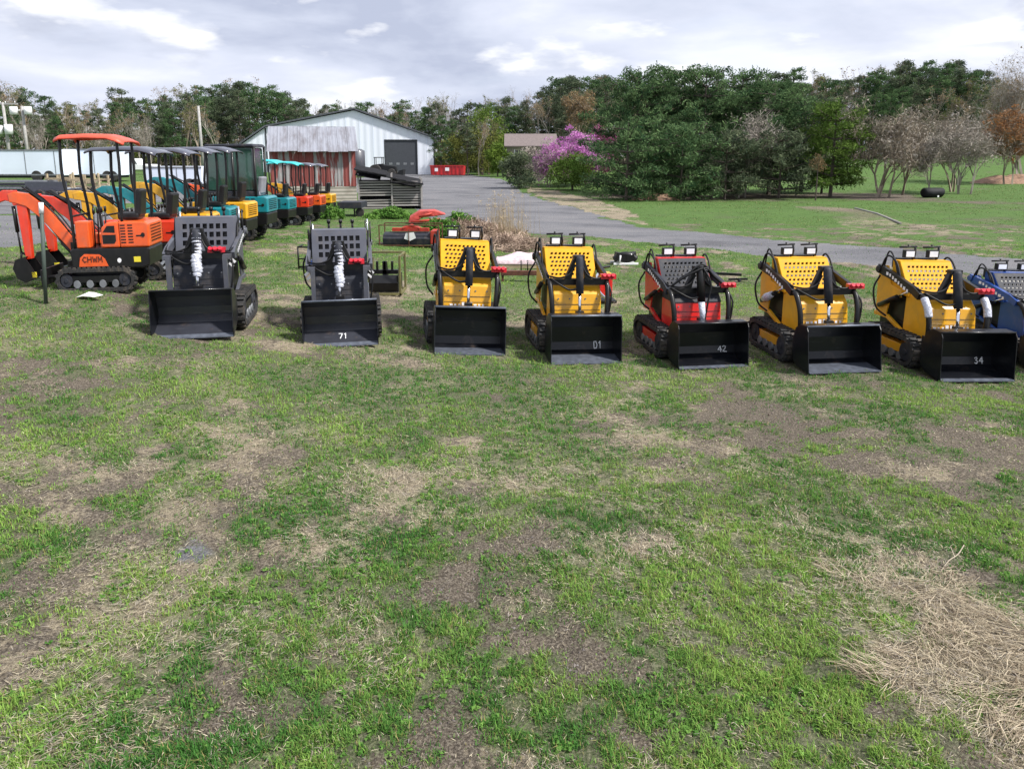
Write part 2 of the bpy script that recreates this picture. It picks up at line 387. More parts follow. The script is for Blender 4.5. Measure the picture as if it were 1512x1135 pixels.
def make_loader(s):
    """front faces -Y"""
    root = thing('compact_track_loader', s['label'], 'loader', s['loc'], s['yaw'], 'compact stand-on loaders parked in a row', rx=s.get('pitch',0), ry=s.get('roll',0)); root.scale = (.98,1,s.get('zs',1.04))
    paint = s['paint']; grey = s['type'] == 'grid'
    for sx in (-1,1): add_track(root, sx*.475, .0, 1.22, .40, .21, frame=('black' if grey else paint))
    MB().bb(-.34,.34,-.42,.58,.16,.5).build('chassis','black',root)
    MB().bb(-.33,.33,.0,.56,.5,1.0).build('engine','black',root)
    hx = .36 if not grey else .35
    hood = MB().prism([(-.50,.14),(-.515,.46),(-.47,.80),(-.35,.92),(-.01,.94),(-.01,.14)],-hx,hx).build('hood', s['hood'], root, bevel=.012)
    if s.get('hood_top'):
        MB().prism([(-.483,.79),(-.478,.81),(-.36,.935),(-.02,.955),(-.02,.79)],-hx-.004,hx+.004).build('hood_cover', s['hood_top'], hood, bevel=.01)
    sm = MB()
    sm.box((0,-.494,.665),(hx*1.92,.004,.006),(R(-7),0,0)); sm.box((0,-.503,.59),(hx*1.92,.003,.004),(R(-7),0,0)); sm.build('seam','trim_dark',hood,bevel=0)
    bl = MB()
    for bx in (-.29,-.12,.12,.29):
        for bz in (.50,.74): bl.tube([(bx,-.512+(bz-.46)*.13,bz),(bx,-.524+(bz-.46)*.13,bz)],.011,8)
    bl.build('bolt','steel_grey',hood,bevel=0)
    if s.get('decal'):
        d = MB()
        for k in range(9): 
            w_ = .03 if k%3 else .045
            d.box((-.24+k*.06,-.515,.545+(.012 if k in (3,4,5) else 0)),(w_,.004,.035 if k not in(3,4,5) else .06),(R(-7),0,0))
        d.box((0,-.521,.515),(.56,.003,.018),(R(-7),0,0)); d.build('decal','white',hood,bevel=0)
    lp = MB().box((-.30,-.519,.36),(.09,.004,.06)).build('label_plate','white',hood,bevel=0)
    if grey:
        rib = MB()
        for zz in (.42,.56,.76): rib.box((0,-.505+(zz-.46)*.13*(1 if zz>.46 else 0),zz),(.66,.012,.014))
        rib.build('rib',s['hood'],hood,bevel=0)
        lamp = MB()
        for bx in (-.17,.17): lamp.tube([(bx,-.50,.50),(bx,-.54,.50)],.03,12)
        lamp.build('headlight','lens',hood,bevel=0)
    # sloping screen and its housing
    if grey: z0,z1,y0,y1,wx = .98,1.42,-.04,.06,.40
    else: z0,z1,y0,y1,wx = .945,1.345,-.10,.18,.38
    A = (-wx,y0,z0); B = (2*wx,0,0); C2 = (0,y1-y0,z1-z0)
    if grey: pn = perf_panel(A,B,C2,7,3,.66,.62,False,margin=(.10,.12))
    else: pn = perf_panel(A,B,C2,10,6,.62,.52,True,margin=(.08,.10))
    pn.build('screen', s['screen'], root, bevel=0, solid=.008)
    hb = MB()
    for sx in (-1,1):
        hb.prism([(y0,z0-.05),(y0,z0),(y1,z1),(.34,z1),(.34,z0-.05)], sx*wx-.006, sx*wx+.006)
    hb.bb(-wx,wx,y1+.004,.34,z1-.004,z1+.012); hb.build('screen_housing', s['screen'] if not s.get('housing') else s['housing'], root, bevel=.003)
    MB().prism([(y0+.03,z0-.03),(y1+.05,z1-.03),(.33,z1-.03),(.33,z0-.03)],-wx+.02,wx-.02).build('interior_shade','black',root)  # black block added behind the screen holes to stand for interior shade
    for sx in (-1,1):
        MB().prism([(.36,.50),(.60,.50),(.64,1.05),(.56,1.24),(.42,1.26),(.30,1.0),(.04,.95),(.04,.86),(.28,.82)], sx*.385, sx*.405).build('side_panel', paint, root)
        MB().prism([(-.50,.22),(-.50,.26),(.30,.56),(.62,.56),(.62,.50),(.32,.51)], sx*.375, sx*.42).build('fender', paint, root)
    # lift arms
    ax = .45
    for sx in (-1,1):
        arm = MB(); arm.beam([(.56,1.20),(.2,1.14),(-.30,1.02),(-.44,.96)],[.13,.11,.11,.10], sx*ax-.028, sx*ax+.028)
        arm.tube([(sx*(ax-.05),.52,1.19),(sx*(ax+.05),.52,1.19)],.05,14)
        a = arm.build('lift_arm', s['arm'], root)
        lo = MB().bb(sx*.34,sx*.40,-.62,-.56,.40,.96).bb(sx*.34,sx*.44,-.60,-.40,.93,.99) if grey else MB().curve([(sx*.43,-.42,.985),(sx*.43,-.52,.93),(sx*.42,-.60,.78),(sx*.41,-.63,.62),(sx*.40,-.63,.40)],.036,10)
        lo.build('lower_arm', s['arm'] if grey else 'black', a, bevel=0)
        if s.get('wrap_arm'):
            MB().curve([(sx*.43,-.50,.95),(sx*.425,-.585,.84),(sx*.42,-.625,.72)],[.05]*13,10).build('wrapping','wrap',a,bevel=0)
        dc = MB()
        for k in range(8):
            yy = .30-.07*k; zz = 1.157-.012*k-(.013*max(0,k-1))
            dc.box((sx*(ax+.0295),yy,zz),(.002,.035 if k%3 else .05,.045),(0,0,0))
        dc.build('lettering','white',a,bevel=0)
        if grey:
            dd = MB()
            dd.box((sx*.455,-.485,.90),(.085,.004,.035),(0,R(42*sx),0)); dd.box((sx*.43,-.49,.84),(.075,.004,.03),(0,R(42*sx),0))
            dd.build('decal','white',a,bevel=0)
        lc = MB().tube([(sx*.43,.50,.66),(sx*.435,.08,.86)],.034,12); l = lc.build('lift_cylinder','black',root,bevel=0)
        MB().tube([(sx*.435,.08,.86),(sx*.44,-.18,.985)],.016,10).build('rod','chrome',l,bevel=0)
        MB().box((sx*.41,-.615,.40),(.09,.07,.14)).build('pin_bracket','black',root)
        if s.get('wrap_lift') and sx<0:
            MB().tube([(sx*.445,.40,.71),(sx*.45,.3,.75),(sx*.455,.14,.83)],[.05,.065,.045],10).build('wrapping','wrap',l,bevel=0)
    cb = MB(); cb.bb(-.43,.43,-.475,-.385,.925,1.01)
    for sx in (-1,1):
        cb.prism([(sx*.20,1.01),(sx*.10,1.01),(sx*.035,1.30),(sx*.075,1.30)], -.47,-.40,'y')
    cb.bb(-.085,.085,-.49,-.40,1.27,1.33); cb.build('cross_beam','black',root)
    cy = MB().tube([(0,-.485,1.31),(0,-.50,1.28),(0,-.60,.83)],[.048,.056,.056],16).build('tilt_cylinder', s.get('cyl','dark_grey'), root, bevel=0)
    MB().tube([(0,-.60,.83),(0,-.635,.52)],.024,12).build('rod','chrome',cy,bevel=0)
    if s.get('wrap_cyl'):
        MB().curve([(0,-.49,1.28),(.0,-.525,1.16),(.012,-.55,1.05),(-.008,-.585,.92),(.01,-.62,.80),(0,-.645,.72)],[.045+.02*math.sin(i*1.3)**2+(.012 if 14<i<26 else 0) for i in range(31)],12).build('wrapping','wrap',cy,bevel=0)
    if s.get('wrap_rod'):
        MB().tube([(0,-.60,.84),(.008,-.64,.68),(0,-.665,.56)],[.05,.045,.03],10).build('wrapping','wrap',cy,bevel=0)
    MB().bb(-.06,.06,-.67,-.60,.50,.60).build('cylinder_clevis','black',root)
    cx = .16 if grey else .37
    cp = MB().bb(cx-.03,cx+.20,-.50,-.42,1.01,1.075)
    for k in range(3): cp.tube([(cx+.01+k*.066,-.45,1.02),(cx+.01+k*.066,-.49,1.05),(cx+.01+k*.066,-.54,1.075)],[.030,.032,.024],10)
    cp.build('hydraulic_coupler','coupler_red',root,bevel=0)
    hs = [([(-.42,-.47,1.02),(-.30,-.55,.95),(-.15,-.58,.88),(-.03,-.60,.90)],.014),
          ([(-.42,-.44,1.04),(-.28,-.50,1.03),(-.14,-.50,1.08),(-.05,-.47,1.20)],.013),
          ([(.05,-.47,1.2),(.12,-.5,1.08),(.24,-.5,1.02),(.40,-.47,1.03)],.013),
          ([(-.47,.50,1.15),(-.47,.36,1.40),(-.44,.18,1.34),(-.43,.05,1.12)],.014),
          ([(-.41,.52,1.15),(-.42,.42,1.45),(-.42,.28,1.40),(-.42,.12,1.14)],.012),
          ([(.43,.50,1.15),(.44,.36,1.38),(.43,.18,1.32),(.43,.05,1.12)],.014),
          ([(-.46,.50,1.10),(-.57,.45,.92),(-.55,.38,.66),(-.46,.25,.55)],.014),
          ([(-.45,.2,1.18),(-.46,-.05,1.12),(-.45,-.3,1.07),(-.43,-.44,1.04)],.012),
          ([(.45,.2,1.18),(.47,-.05,1.12),(.45,-.3,1.06),(.42,-.46,1.03)],.012),
          ([(.42,-.48,1.0),(.47,-.60,.85),(.45,-.63,.62),(.40,-.62,.46)],.013)]
    for p, r in hs: MB().curve(p,r,7,5).build('hose','hose',root,bevel=0)
    if s.get('loops'):
        for k_,(hh_,yy_) in enumerate(((1.36,-.52),(1.31,-.55),(1.26,-.50))):
            MB().curve([(-.40,-.45,1.04),(-.22,yy_,1.20),(.02+.03*k_,yy_,hh_),(.20,yy_,1.18),(.40,-.46,1.04)],.014,7,6).build('hose','hose',root,bevel=0)
        MB().curve([(.02,-.55,1.32),(.12,-.62,1.1),(.08,-.65,.85),(.05,-.64,.58)],.014,7,6).build('hose','hose',root,bevel=0)
    # operator station
    cn = MB().bb(-.30,.30,.36,.50,1.22,1.37); cn.build('control_console','black',root)
    if grey:
        for x_,h_ in ((-.43,1.55),(-.40,1.50),(.43,1.56),(.47,1.52),(.40,1.54)):
            MB().tube([(x_,.34,1.1),(x_,.34,h_)],.012,8).build('hydraulic_pipe','chrome' if x_ in(-.40,.43) else 'black',root,bevel=0)
        for x_ in (-.16,.02,.2): MB().tube([(x_,.42,1.36),(x_,.42,1.52)],.018,8).tube([(x_,.42,1.5),(x_,.42,1.55)],.03,8).build('control_lever','black',root,bevel=0)
    else:
        for x_ in (-.19,.17):
            lt = MB().bb(x_-.085,x_+.085,.26,.32,1.39,1.50).tube([(x_+.07,.30,1.34),(x_+.07,.30,1.42)],.014,8).build('work_lamp','black',root)
            MB().box((x_,.257,1.445),(.125,.006,.08)).build('lens','lens',lt,bevel=0)
            MB().tube([(x_-.14,.31,1.535),(x_+.12,.31,1.545)],.014,8).tube([(x_+.10,.31,1.54),(x_+.12,.33,1.44),(x_+.12,.36,1.35)],.016,8).tube([(x_-.01,.31,1.54),(x_-.01,.31,1.575)],.012,8).build('grab_handle','black',root,bevel=0)
    # bucket
    bw = s.get('bw',1.07)/2; tl = s.get('tilt',0)
    bh = 1.0 if grey else 1.14
    prof = [(-.99,.53*bh),(-.82,.525*bh),(-.71,.46*bh),(-.66,.33*bh),(-.665,.17),(-.70,.07),(-.80,.015),(-1.12,.0)]
    if grey: prof[0] = (-.84,.54)
    prof0 = list(prof)
    def rt(p):
        a = R(tl); y = p[0]+.75; z = p[1]; return (y*math.cos(a)-z*math.sin(a)-.75, y*math.sin(a)+z*math.cos(a))
    prof = [rt(p) for p in prof]; zmin = min(p[1] for p in prof)
    up = -zmin+.004
    prof = [(y,z+up) for y,z in prof]
    sh = MB(); vs = [(x,y,z) for x in (-bw,bw) for y,z in prof]; n = len(prof)
    sh.add(vs,[(i,i+1,n+i+1,n+i) for i in range(n-1)])
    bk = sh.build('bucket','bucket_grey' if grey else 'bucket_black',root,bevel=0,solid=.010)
    side = [rt(p) for p in ([prof0[0],(-.82,.525*bh),(-.71,.46*bh),(-.66,.33*bh),(-.665,.17),(-.70,.07),(-.80,.015),(-1.12,.0)]+([(-1.10,.12)] if grey else [(-1.10,.10),(-1.03,.48*bh)]))]
    side = [(y,z+up) for y,z in side]
    for sx in (-1,1): MB().prism(side, sx*bw-.006, sx*bw+.006).build('bucket_side','bucket_black',bk,bevel=.002)
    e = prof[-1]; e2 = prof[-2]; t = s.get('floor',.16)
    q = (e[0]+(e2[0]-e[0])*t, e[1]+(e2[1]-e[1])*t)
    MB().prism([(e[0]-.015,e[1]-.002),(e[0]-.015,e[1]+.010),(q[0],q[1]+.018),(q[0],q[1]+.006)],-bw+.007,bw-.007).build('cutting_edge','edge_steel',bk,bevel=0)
    lipa, lipb = prof[0],prof[1]
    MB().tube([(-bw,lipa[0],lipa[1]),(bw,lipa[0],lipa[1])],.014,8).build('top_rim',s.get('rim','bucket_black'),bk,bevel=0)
    mp = MB(); mp.bb(-.36,.36,-.645,-.625,.14,.46*bh); mp.build('mounting_plate','black',root)
    if s.get('mark'):
        txt, fx, fz, tw, thh = s['mark']
        o = stroke_text([[(px_+random.uniform(-.03,.03),pz_+random.uniform(-.06,.06)) for px_,pz_ in st_] for st_ in text_strokes(txt)],tw,thh,.012).build('marking','chalk',bk,bevel=0)
        # lies on the bucket floor or on its back sheet
        a, b = (prof[-2], prof[-1]) if grey else (prof[-4], prof[-3])
        yy = b[0]+(a[0]-b[0])*fz; zz = b[1]+(a[1]-b[1])*fz
        ang = math.atan2(a[1]-b[1], a[0]-b[0])
        nrm = (-math.sin(ang)*.014, math.cos(ang)*.014)
        o.location = (fx, yy+nrm[0], zz+nrm[1]+.002); o.rotation_euler = (ang-R(90),0,0)
    return root

LOADERS = [
 dict(px=(285,501,9.6), yaw=11, type='grid', paint='grey_paint', hood='dark_grey', screen='grey_screen', arm='grey_paint', wrap_cyl=1, tilt=24, bw=1.03,
      label='grey loader with plastic-wrapped cylinder, parked beside the orange excavator'),
 dict(px=(504,513,9.86), yaw=12, type='grid', paint='grey_paint', hood='dark_grey', screen='grey_screen', arm='grey_paint', wrap_cyl=1, tilt=24, bw=1.02, mark=('71',-.03,.45,.13,.10), rim='edge_steel',
      label='grey loader with 71 chalked in its bucket, in front of the barn'),
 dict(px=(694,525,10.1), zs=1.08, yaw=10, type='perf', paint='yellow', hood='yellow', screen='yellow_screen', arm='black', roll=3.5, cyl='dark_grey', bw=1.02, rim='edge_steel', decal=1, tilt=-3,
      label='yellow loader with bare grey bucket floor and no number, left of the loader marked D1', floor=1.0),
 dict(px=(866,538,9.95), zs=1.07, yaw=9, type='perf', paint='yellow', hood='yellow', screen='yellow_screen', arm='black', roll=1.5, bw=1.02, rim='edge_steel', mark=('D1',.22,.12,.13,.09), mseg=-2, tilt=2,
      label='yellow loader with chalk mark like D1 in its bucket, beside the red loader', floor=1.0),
 dict(px=(1054,544,9.9), zs=0.98, yaw=9, type='grid2', paint='red', hood='red', hood_top='dark_grey', screen='dark_grey', housing='red', loops=1, arm='dark_grey', wrap_rod=1, roll=.5, bw=1.02, mark=('42',.25,.12,.14,.085), mseg=-2, tilt=3, cyl='black',
      label='only red loader in the row, with grey screen and black bucket marked 42'),
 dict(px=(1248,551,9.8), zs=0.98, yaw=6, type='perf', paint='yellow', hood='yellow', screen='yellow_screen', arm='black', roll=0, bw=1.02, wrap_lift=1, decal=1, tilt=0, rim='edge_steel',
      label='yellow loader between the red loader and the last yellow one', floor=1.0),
 dict(px=(1443,564,9.6), zs=1.01, yaw=4, type='perf', paint='yellow', hood='yellow', screen='yellow_screen', arm='black', roll=1, bw=1.02, wrap_arm=1, decal=1, mark=('34',.25,.12,.14,.08), mseg=-2, tilt=4,
      label='yellow loader with white-wrapped lower arms, next to the blue loader'),
 dict(px=(1592,554,9.8), zs=.86, yaw=3, type='perf', paint='blue', hood='blue', screen='dark_grey', housing='blue', arm='blue', roll=1, bw=1.02,
      label='blue loader at the end of the row, partly out of view'),
]
for s in LOADERS:
    p = ghit(s['px'][0],s['px'][1]+1); yaw = R(s['yaw'])
    # px marks the middle of the bucket's cutting edge, 1.1 m ahead of the machine's centre
    fx, fy = math.sin(yaw), -math.cos(yaw)
    s['loc'] = (p.x-fx*1.12, p.y-fy*1.12, p.z+.015); s['yaw'] = yaw; s['roll'] = R(s.get('roll',0))
    if s['type'] == 'grid2': s['type'] = 'perf'
    make_loader(s)

# ------------------------------------------------------------ mini excavators
def make_excavator(loc, rz, paint, canopy, label, cab=False, detail=True, decal=False, group='mini excavators standing side by side'):
    r = thing('mini_excavator', label, 'excavator', loc, rz, group)
    for sx in (-1,1): add_track(r, sx*.40, -.04, 1.36, .34, .20, lug=.016)
    MB().bb(-.30,.30,-.5,.45,.14,.30).build('undercarriage','black',r)
    bl = MB().bb(-.48,.48,-.98,-.95,.10,.34)
    for sx in (-1,1): bl.tube([(sx*.22,-.96,.2),(sx*.22,-.4,.24)],.03,8)
    bl.build('dozer_blade','black',r)
    MB().prism([(-.42,.34),(-.45,.60),(-.40,.635),(.93,.635),(.95,.60),(.93,.36),(.80,.33)],-.45,.45).build('turntable_deck','black',r,bevel=.02)
    eng = MB().prism([(.44,.64),(.96,.64),(.97,.98),(.90,1.02),(.44,1.02)],-.46,.46)
    eng.prism([(.10,.64),(.438,.64),(.438,1.02),(.24,1.01),(.13,.93)],.16,.46)
    eng.prism([(.10,.64),(.438,.64),(.438,1.02),(.24,1.01),(.13,.93)],-.46,-.16)
    e = eng.build('engine_cover',paint,r,bevel=.025)
    w = MB()
    for sx in (1,):
        w.prism([(.16,.87),(.24,.96),(.37,.96),(.37,.86)],sx*.461,sx*.466); w.prism([(.15,.70),(.15,.83),(.38,.83),(.38,.74),(.35,.70)],sx*.461,sx*.466)
    w.build('side_opening','black',e,bevel=0)
    g = MB()
    for k in range(7):
        for y0 in (.47,.60): g.bb(.461,.465,y0,y0+.085,.705+k*.042,.722+k*.042)
    g.tube([(.46,.86,.82),(.468,.86,.82)],.035,10); g.bb(.461,.465,.74,.85,.80,.82)
    for k in range(6):
        for j in range(9): g.box((-.30+j*.075,.972,.72+k*.045),(.03,.008,.02))
    g.build('vent','black',e,bevel=0)
    MB().bb(.18,.45,-.32,-.08,.64,1.03).build('foot_guard',paint,r,bevel=.02); MB().bb(-.45,-.18,-.32,-.08,.64,.80).build('foot_guard',paint,r,bevel=.02)
    st = MB().bb(-.22,.22,.36,.74,1.03,1.13).box((0,.74,1.28),(.38,.11,.40),(R(-8),0,0)).build('seat','black' if not cab else 'seat_grey',r,bevel=.03)
    lv = MB()
    for x_ in (-.30,-.10,.10,.30): lv.tube([(x_,-.05,.64),(x_,-.02,1.15)],.014,7).tube([(x_,-.02,1.13),(x_,-.02,1.21)],.025,7)
    lv.build('control_lever','black',r,bevel=0)
    if not cab:
        for sx in (-1,1):
            MB().curve([(sx*.42,-.36,.64),(sx*.42,-.37,1.2),(sx*.42,-.44,1.7),(sx*.42,-.42,2.2)],.026,8).build('front_post','black',r,bevel=0)
            MB().curve([(sx*.42,.50,1.0),(sx*.42,.53,1.5),(sx*.42,.55,1.85),(sx*.42,.54,2.2)],.026,8).build('rear_post','black',r,bevel=0)
        MB().tube([(-.42,-.37,1.1),(.42,-.37,1.1)],.016,7).build('grab_rail','black',r,bevel=0)
        c = MB(); ys = [-.50,-.40,.0,.38,.54,.68]; zs = [2.205,2.245,2.262,2.255,2.215,2.16]; xs = [-.50,-.42,0,.42,.50]; dz = [-.045,0,.012,0,-.045]
        vs = [(x,y,z+d) for y,z in zip(ys,zs) for x,d in zip(xs,dz)]; fs = [(i*5+j,i*5+j+1,i*5+j+6,i*5+j+5) for i in range(5) for j in range(4)]
        c.add(vs,fs,True); c.build('canopy',canopy,r,bevel=0,solid=.024)
    else:
        fr = MB()
        for sx in (-1,1):
            fr.tube([(sx*.43,-.40,.64),(sx*.43,-.45,1.4),(sx*.42,-.36,2.2)],.03,6); fr.tube([(sx*.43,.72,.64),(sx*.42,.72,2.2)],.03,6); fr.tube([(sx*.43,.22,.64),(sx*.42,.22,2.2)],.025,6)
        cf = fr.build('cab_frame','black',r,bevel=0)
        MB().prism([(-.38,.64),(-.42,1.15),(.72,1.15),(.72,.64)],-.425,.425).build('cab_panel','dark_grey',r,bevel=.02)
        gl = MB().prism([(-.42,1.16),(-.33,2.16),(.68,2.16),(.70,1.16)],-.415,.415).build('cab_glass','glass_tint',r,bevel=.02)
        MB().prism([(-.42,2.17),(-.38,2.24),(.70,2.25),(.76,2.17)],-.46,.46).build('cab_roof','dark_grey',r,bevel=.03)
    MB().bb(-.10,.10,-.56,-.40,.36,.70).build('swing_bracket','black',r)
    b = MB().beam([(-.48,.56),(-.78,.88),(-1.08,1.17),(-1.32,1.33),(-1.56,1.37),(-1.66,1.36)],[.17,.20,.21,.20,.16,.12],-.075,.075).build('boom',paint,r,bevel=.01)
    MB().tube([(0,-.50,.42),(0,-.80,.70)],.038,10).build('boom_cylinder','black',b,bevel=0)
    MB().tube([(0,-.80,.70),(0,-1.10,1.02)],.018,8).build('rod','chrome',b,bevel=0)
    MB().tube([(0,-.95,1.22),(0,-1.35,1.50)],.036,10).build('stick_cylinder','black',b,bevel=0)
    MB().curve([(.05,-.5,.72),(.06,-.8,1.08),(.05,-1.1,1.34),(.04,-1.4,1.52)],.014,6).curve([(-.05,-.5,.74),(-.05,-.8,1.1),(-.05,-1.1,1.36),(-.04,-1.4,1.5)],.014,6).build('hose','hose',b,bevel=0)
    s = MB().beam([(-2.0,1.30),(-1.75,1.40),(-1.55,1.38)],[.08,.15,.18],-.065,.065)
    s.beam([(-1.44,1.42),(-1.44,1.1),(-1.43,.56),(-1.42,.46)],[.20,.18,.13,.10],-.06,.06)
    s = s.build('stick',paint if paint != 'orange' else 'redorange',r,bevel=.01)
    MB().tube([(0,-1.62,1.24),(0,-1.60,.86)],.036,10).tube([(0,-1.60,.86),(0,-1.58,.56)],.017,8).build('bucket_cylinder','black',s,bevel=0)
    MB().tube([(0,-1.58,.56),(0,-1.44,.50)],.02,6).tube([(.0,-1.58,.56),(0,-1.60,.42)],.02,6).build('linkage','black',s,bevel=0)
    pr = [(-1.44,.50),(-1.62,.46),(-1.68,.34),(-1.62,.20),(-1.48,.13),(-1.24,.20)]
    bk = MB(); n = len(pr); bk.add([(x,y,z) for x in (-.18,.18) for y,z in pr],[(i,i+1,n+i+1,n+i) for i in range(n-1)])
    for x_ in (-.18,.18): bk.add([(x_,y,z) for y,z in pr]+[(x_,-1.34,.36)],[tuple(range(n+1))])
    bk = bk.build('digging_bucket','black',r,bevel=0,solid=.014)
    t = MB()
    for k in range(3): t.box((-.14+k*.14,-1.21,.205),(.03,.09,.014),(R(15),0,0))
    t.build('tooth','edge_steel',bk,bevel=0)
    MB().box((.185,-1.30,.24),(.004,.09,.08)).build('label_plate','label_yellow',bk,bevel=0)
    if decal:
        d = MB().prism([(-.31,.37),(-.28,.50),(-.20,.555),(.06,.545),(.15,.48),(.20,.37)],.452,.457).build('decal','orange',r,bevel=0)
        t = stroke_text(text_strokes('CHWM'),.36,.075,.017).build('lettering','decal_dark',d,bevel=0); t.location = (.460,-.24,.435); t.rotation_euler = (0,0,R(90))
        MB().tube([(.452,.40,.45),(.457,.40,.45)],.035,14).build('emblem','white',r,bevel=0)
        MB().bb(.452,.457,.66,.78,.42,.50).build('warning_label','label_yellow',r,bevel=0)
    return r
EX = [(130,10.80,'orange','canopy_orange',False,'orange excavator with orange canopy, nearest in its row',True,None),
      (None,12.8,'redorange','canopy_grey',False,'red-orange excavator with grey canopy, second after the orange-roofed one',False,-5.99),
      (None,14.3,'yellow','canopy_grey',False,'yellow excavator with grey canopy, third along the row from the orange-roofed one',False,-6.10),
      (None,15.7,'teal','canopy_grey',False,'teal excavator with grey canopy, fourth along the row, before the closed cab',False,-6.22),
      (None,17.1,'yellow','canopy_grey',False,'yellow excavator with grey canopy, standing next to the one with the closed cab',False,-6.30),
      (None,18.6,'teal','canopy_grey',True,'teal excavator with dark closed glass cab',False,-6.40),
      (None,20.6,'orange','canopy_grey',False,'orange excavator just behind the closed glass cab',False,-6.98),
      (None,22.6,'teal','teal_light',False,'teal excavator with light teal canopy, by the barn',False,-6.98),
      (None,24.6,'redorange','teal_light',False,'red-orange excavator beside the teal-roofed one near the barn',False,-6.98),
      (None,26.6,'orange','canopy_grey',False,'orange excavator next to the last yellow one near the barn',False,-7.05),
      (None,28.6,'yellow','canopy_grey',False,'yellow excavator farthest along the row, against the rusty barn',False,-7.15)]
for u, D, pc, cc, cab, lab, dec, rx_ in EX:
    if u is not None: p = P(u+8,427,D); X = p.x; Y = p.y+.4
    else: X = rx_-(.96 if D < 19.5 else .86); Y = P(200,370,D).y+.3
    ex = make_excavator((X,Y,tz(X,Y)), R(-90)+R(random.uniform(-2,9) if u is None else 12), pc, cc, lab, cab=cab, decal=dec); ex.scale = (.85,.79,1.03) if u is not None else ((1.02,1.1,1.08) if cab else (.9,1.0,1.03) if D < 19.5 else (.85,.90,.94))
    for c_ in ex.children:
        if c_.name.split('.')[0] in ('boom','stick','digging_bucket'): c_.scale = (1,.93 if u is not None else 1,1)

# ------------------------------------------------------------ yard equipment behind the loaders
def at(u, v, D=None):
    p = ghit(u,v) if D is None else P(u,v,D)
    return Vector((p.x,p.y,tz(p.x,p.y)))
# box scraper in its shipping frame behind the second loader
g = at(566,431,13.2); r = thing('box_scraper','black box blade strapped in an olive crate frame behind grey loader 71','implement',g,0)
f = MB()
for x in (-.30,.32):
    for y in (-.02,.62): f.bb(x-.02,x+.02,y-.02,y+.02,0,.74 if x>0 else .62)
f.bb(-.32,.34,-.04,0,0,.04).bb(-.32,.34,.60,.64,0,.04).bb(-.32,.34,.60,.64,.70,.74).bb(.30,.34,0,.62,.70,.74).bb(.30,.34,0,.62,0,.04)
f.build('crate_frame','olive_frame',r)
b = MB().prism([(.05,.05),(.02,.22),(.12,.36),(.16,.34),(.10,.22),(.16,.06)],-.27,.27).bb(-.28,-.25,.03,.5,.05,.36).bb(.25,.28,.03,.5,.05,.36)
b.prism([(.2,.1),(.2,.60),(.28,.60),(.50,.1)],-.04,.04).bb(-.25,.25,.20,.28,.36,.44); b.build('blade_body','black',r)
for k in range(3): MB().bb(-.16+k*.14,-.12+k*.14,.20,.26,.44,.60).build('shank','black',r)
# small black rack left of the second loader
g = at(452,362,15.0); r = thing('tool_carrier','small black tubular rack with a blue drum, left of grey loader 71','implement',g,0)
f = MB()
for x in (-.18,.2):
    f.tube([(x,0,0),(x,0,.50)],.018,6).tube([(x,0,.50),(x,.35,.50)],.018,6)
f.tube([(-.18,0,.5),(.2,0,.5)],.018,6).tube([(-.18,0,.08),(.2,0,.08)],.018,6).tube([(-.18,0,.25),(.2,0,.25)],.015,6); f.build('rack','black',r,bevel=0)
MB().tube([(.05,.1,.02),(.05,.1,.22)],.11,14).build('drum','blue',r)
MB().box((.08,.06,.36),(.13,.1,.16),(0,.4,.2)).build('motor','black',r)
# flail mower in crate
g = at(603,362,20.0); r = thing('flail_mower','dark flail mower with red gearbox end and white tag, crated behind yellow loader','implement',g,R(-3))
f = MB()
for x in (-.82,.86):
    for y in (0,.7): f.bb(x-.015,x+.015,y-.015,y+.015,0,.62)
f.bb(-.82,.86,-.015,.015,.60,.63).bb(-.82,.86,.685,.715,.60,.63).bb(-.82,.86,-.015,.015,.03,.06).bb(.01,.03,-.02,.0,0,.5); f.build('crate_frame','rust',r)
MB().prism([(.06,.06),(.03,.24),(.14,.36),(.36,.40),(.58,.34),(.62,.08)],-.74,.62).build('mower_deck','dark_grey',r,bevel=.02)
MB().bb(.62,.80,.02,.6,.08,.46).tube([(.6,.2,.3),(.84,.2,.3)],.13,14).build('drive_cover','dead_red',r,bevel=.02)
MB().bb(-.5,.55,.22,.32,.42,.52).tube([(-.2,.25,.5),(.05,.3,.58),(.3,.25,.5)],.05,8).build('top_link_frame','dead_red',r)
MB().prism([(-.06,.40),(.16,.42),(.22,.26),(.05,.18),(-.12,.24)],.0,.004,'y').build('paper_tag','white',r,bevel=0)
# red tarp and another red implement, brush, weeds
g = at(630,322,27); r = thing('disc_harrow','folded red implement lying between the slatted crib and the brush pile','implement',g,R(8))
MB().prism([(-.7,.05),(-.62,.28),(-.25,.50),(.3,.52),(.62,.40),(.72,.36),(.3,.30),(-.2,.26),(-.4,.06)],-.4,.4,'y').build('cover','tarp_red',r,bevel=.05)
MB().tube([(-.6,-.5,.1),(.5,-.5,.2)],.05,8).tube([(-.3,-.5,.3),(.2,-.45,.42)],.04,8).build('drawbar','dead_red',r,bevel=0)
def heap(name, label, cat, g, w, d, h, n, m, size, aspect, kind=None, flat=0, parent=None):
    c = rng.normal(size=(max(8,n//60),3))*[.30,.28,0]; hh = np.exp(-(c[:,0]**2+c[:,1]**2)*4)*rng.random(len(c))**.6
    cen = np.c_[c[:,0]*w, c[:,1]*d, hh*h*.85]
    v,t = leaves(cen, np.tile([w*.14,d*.14,h*.22],(len(cen),1)), 60, size, aspect, flat); v[...,2] = np.abs(v[...,2])
    o = soup(name,v,m,tint=t); o.location = g; return tag(o,label,cat,kind=kind)
heap('brush_pile','brown heap of cut brush and twigs beside the gravel drive','brush pile',at(700,343,22.5),2.5,1.8,.62,7000,'brush_twig',.34,.05)
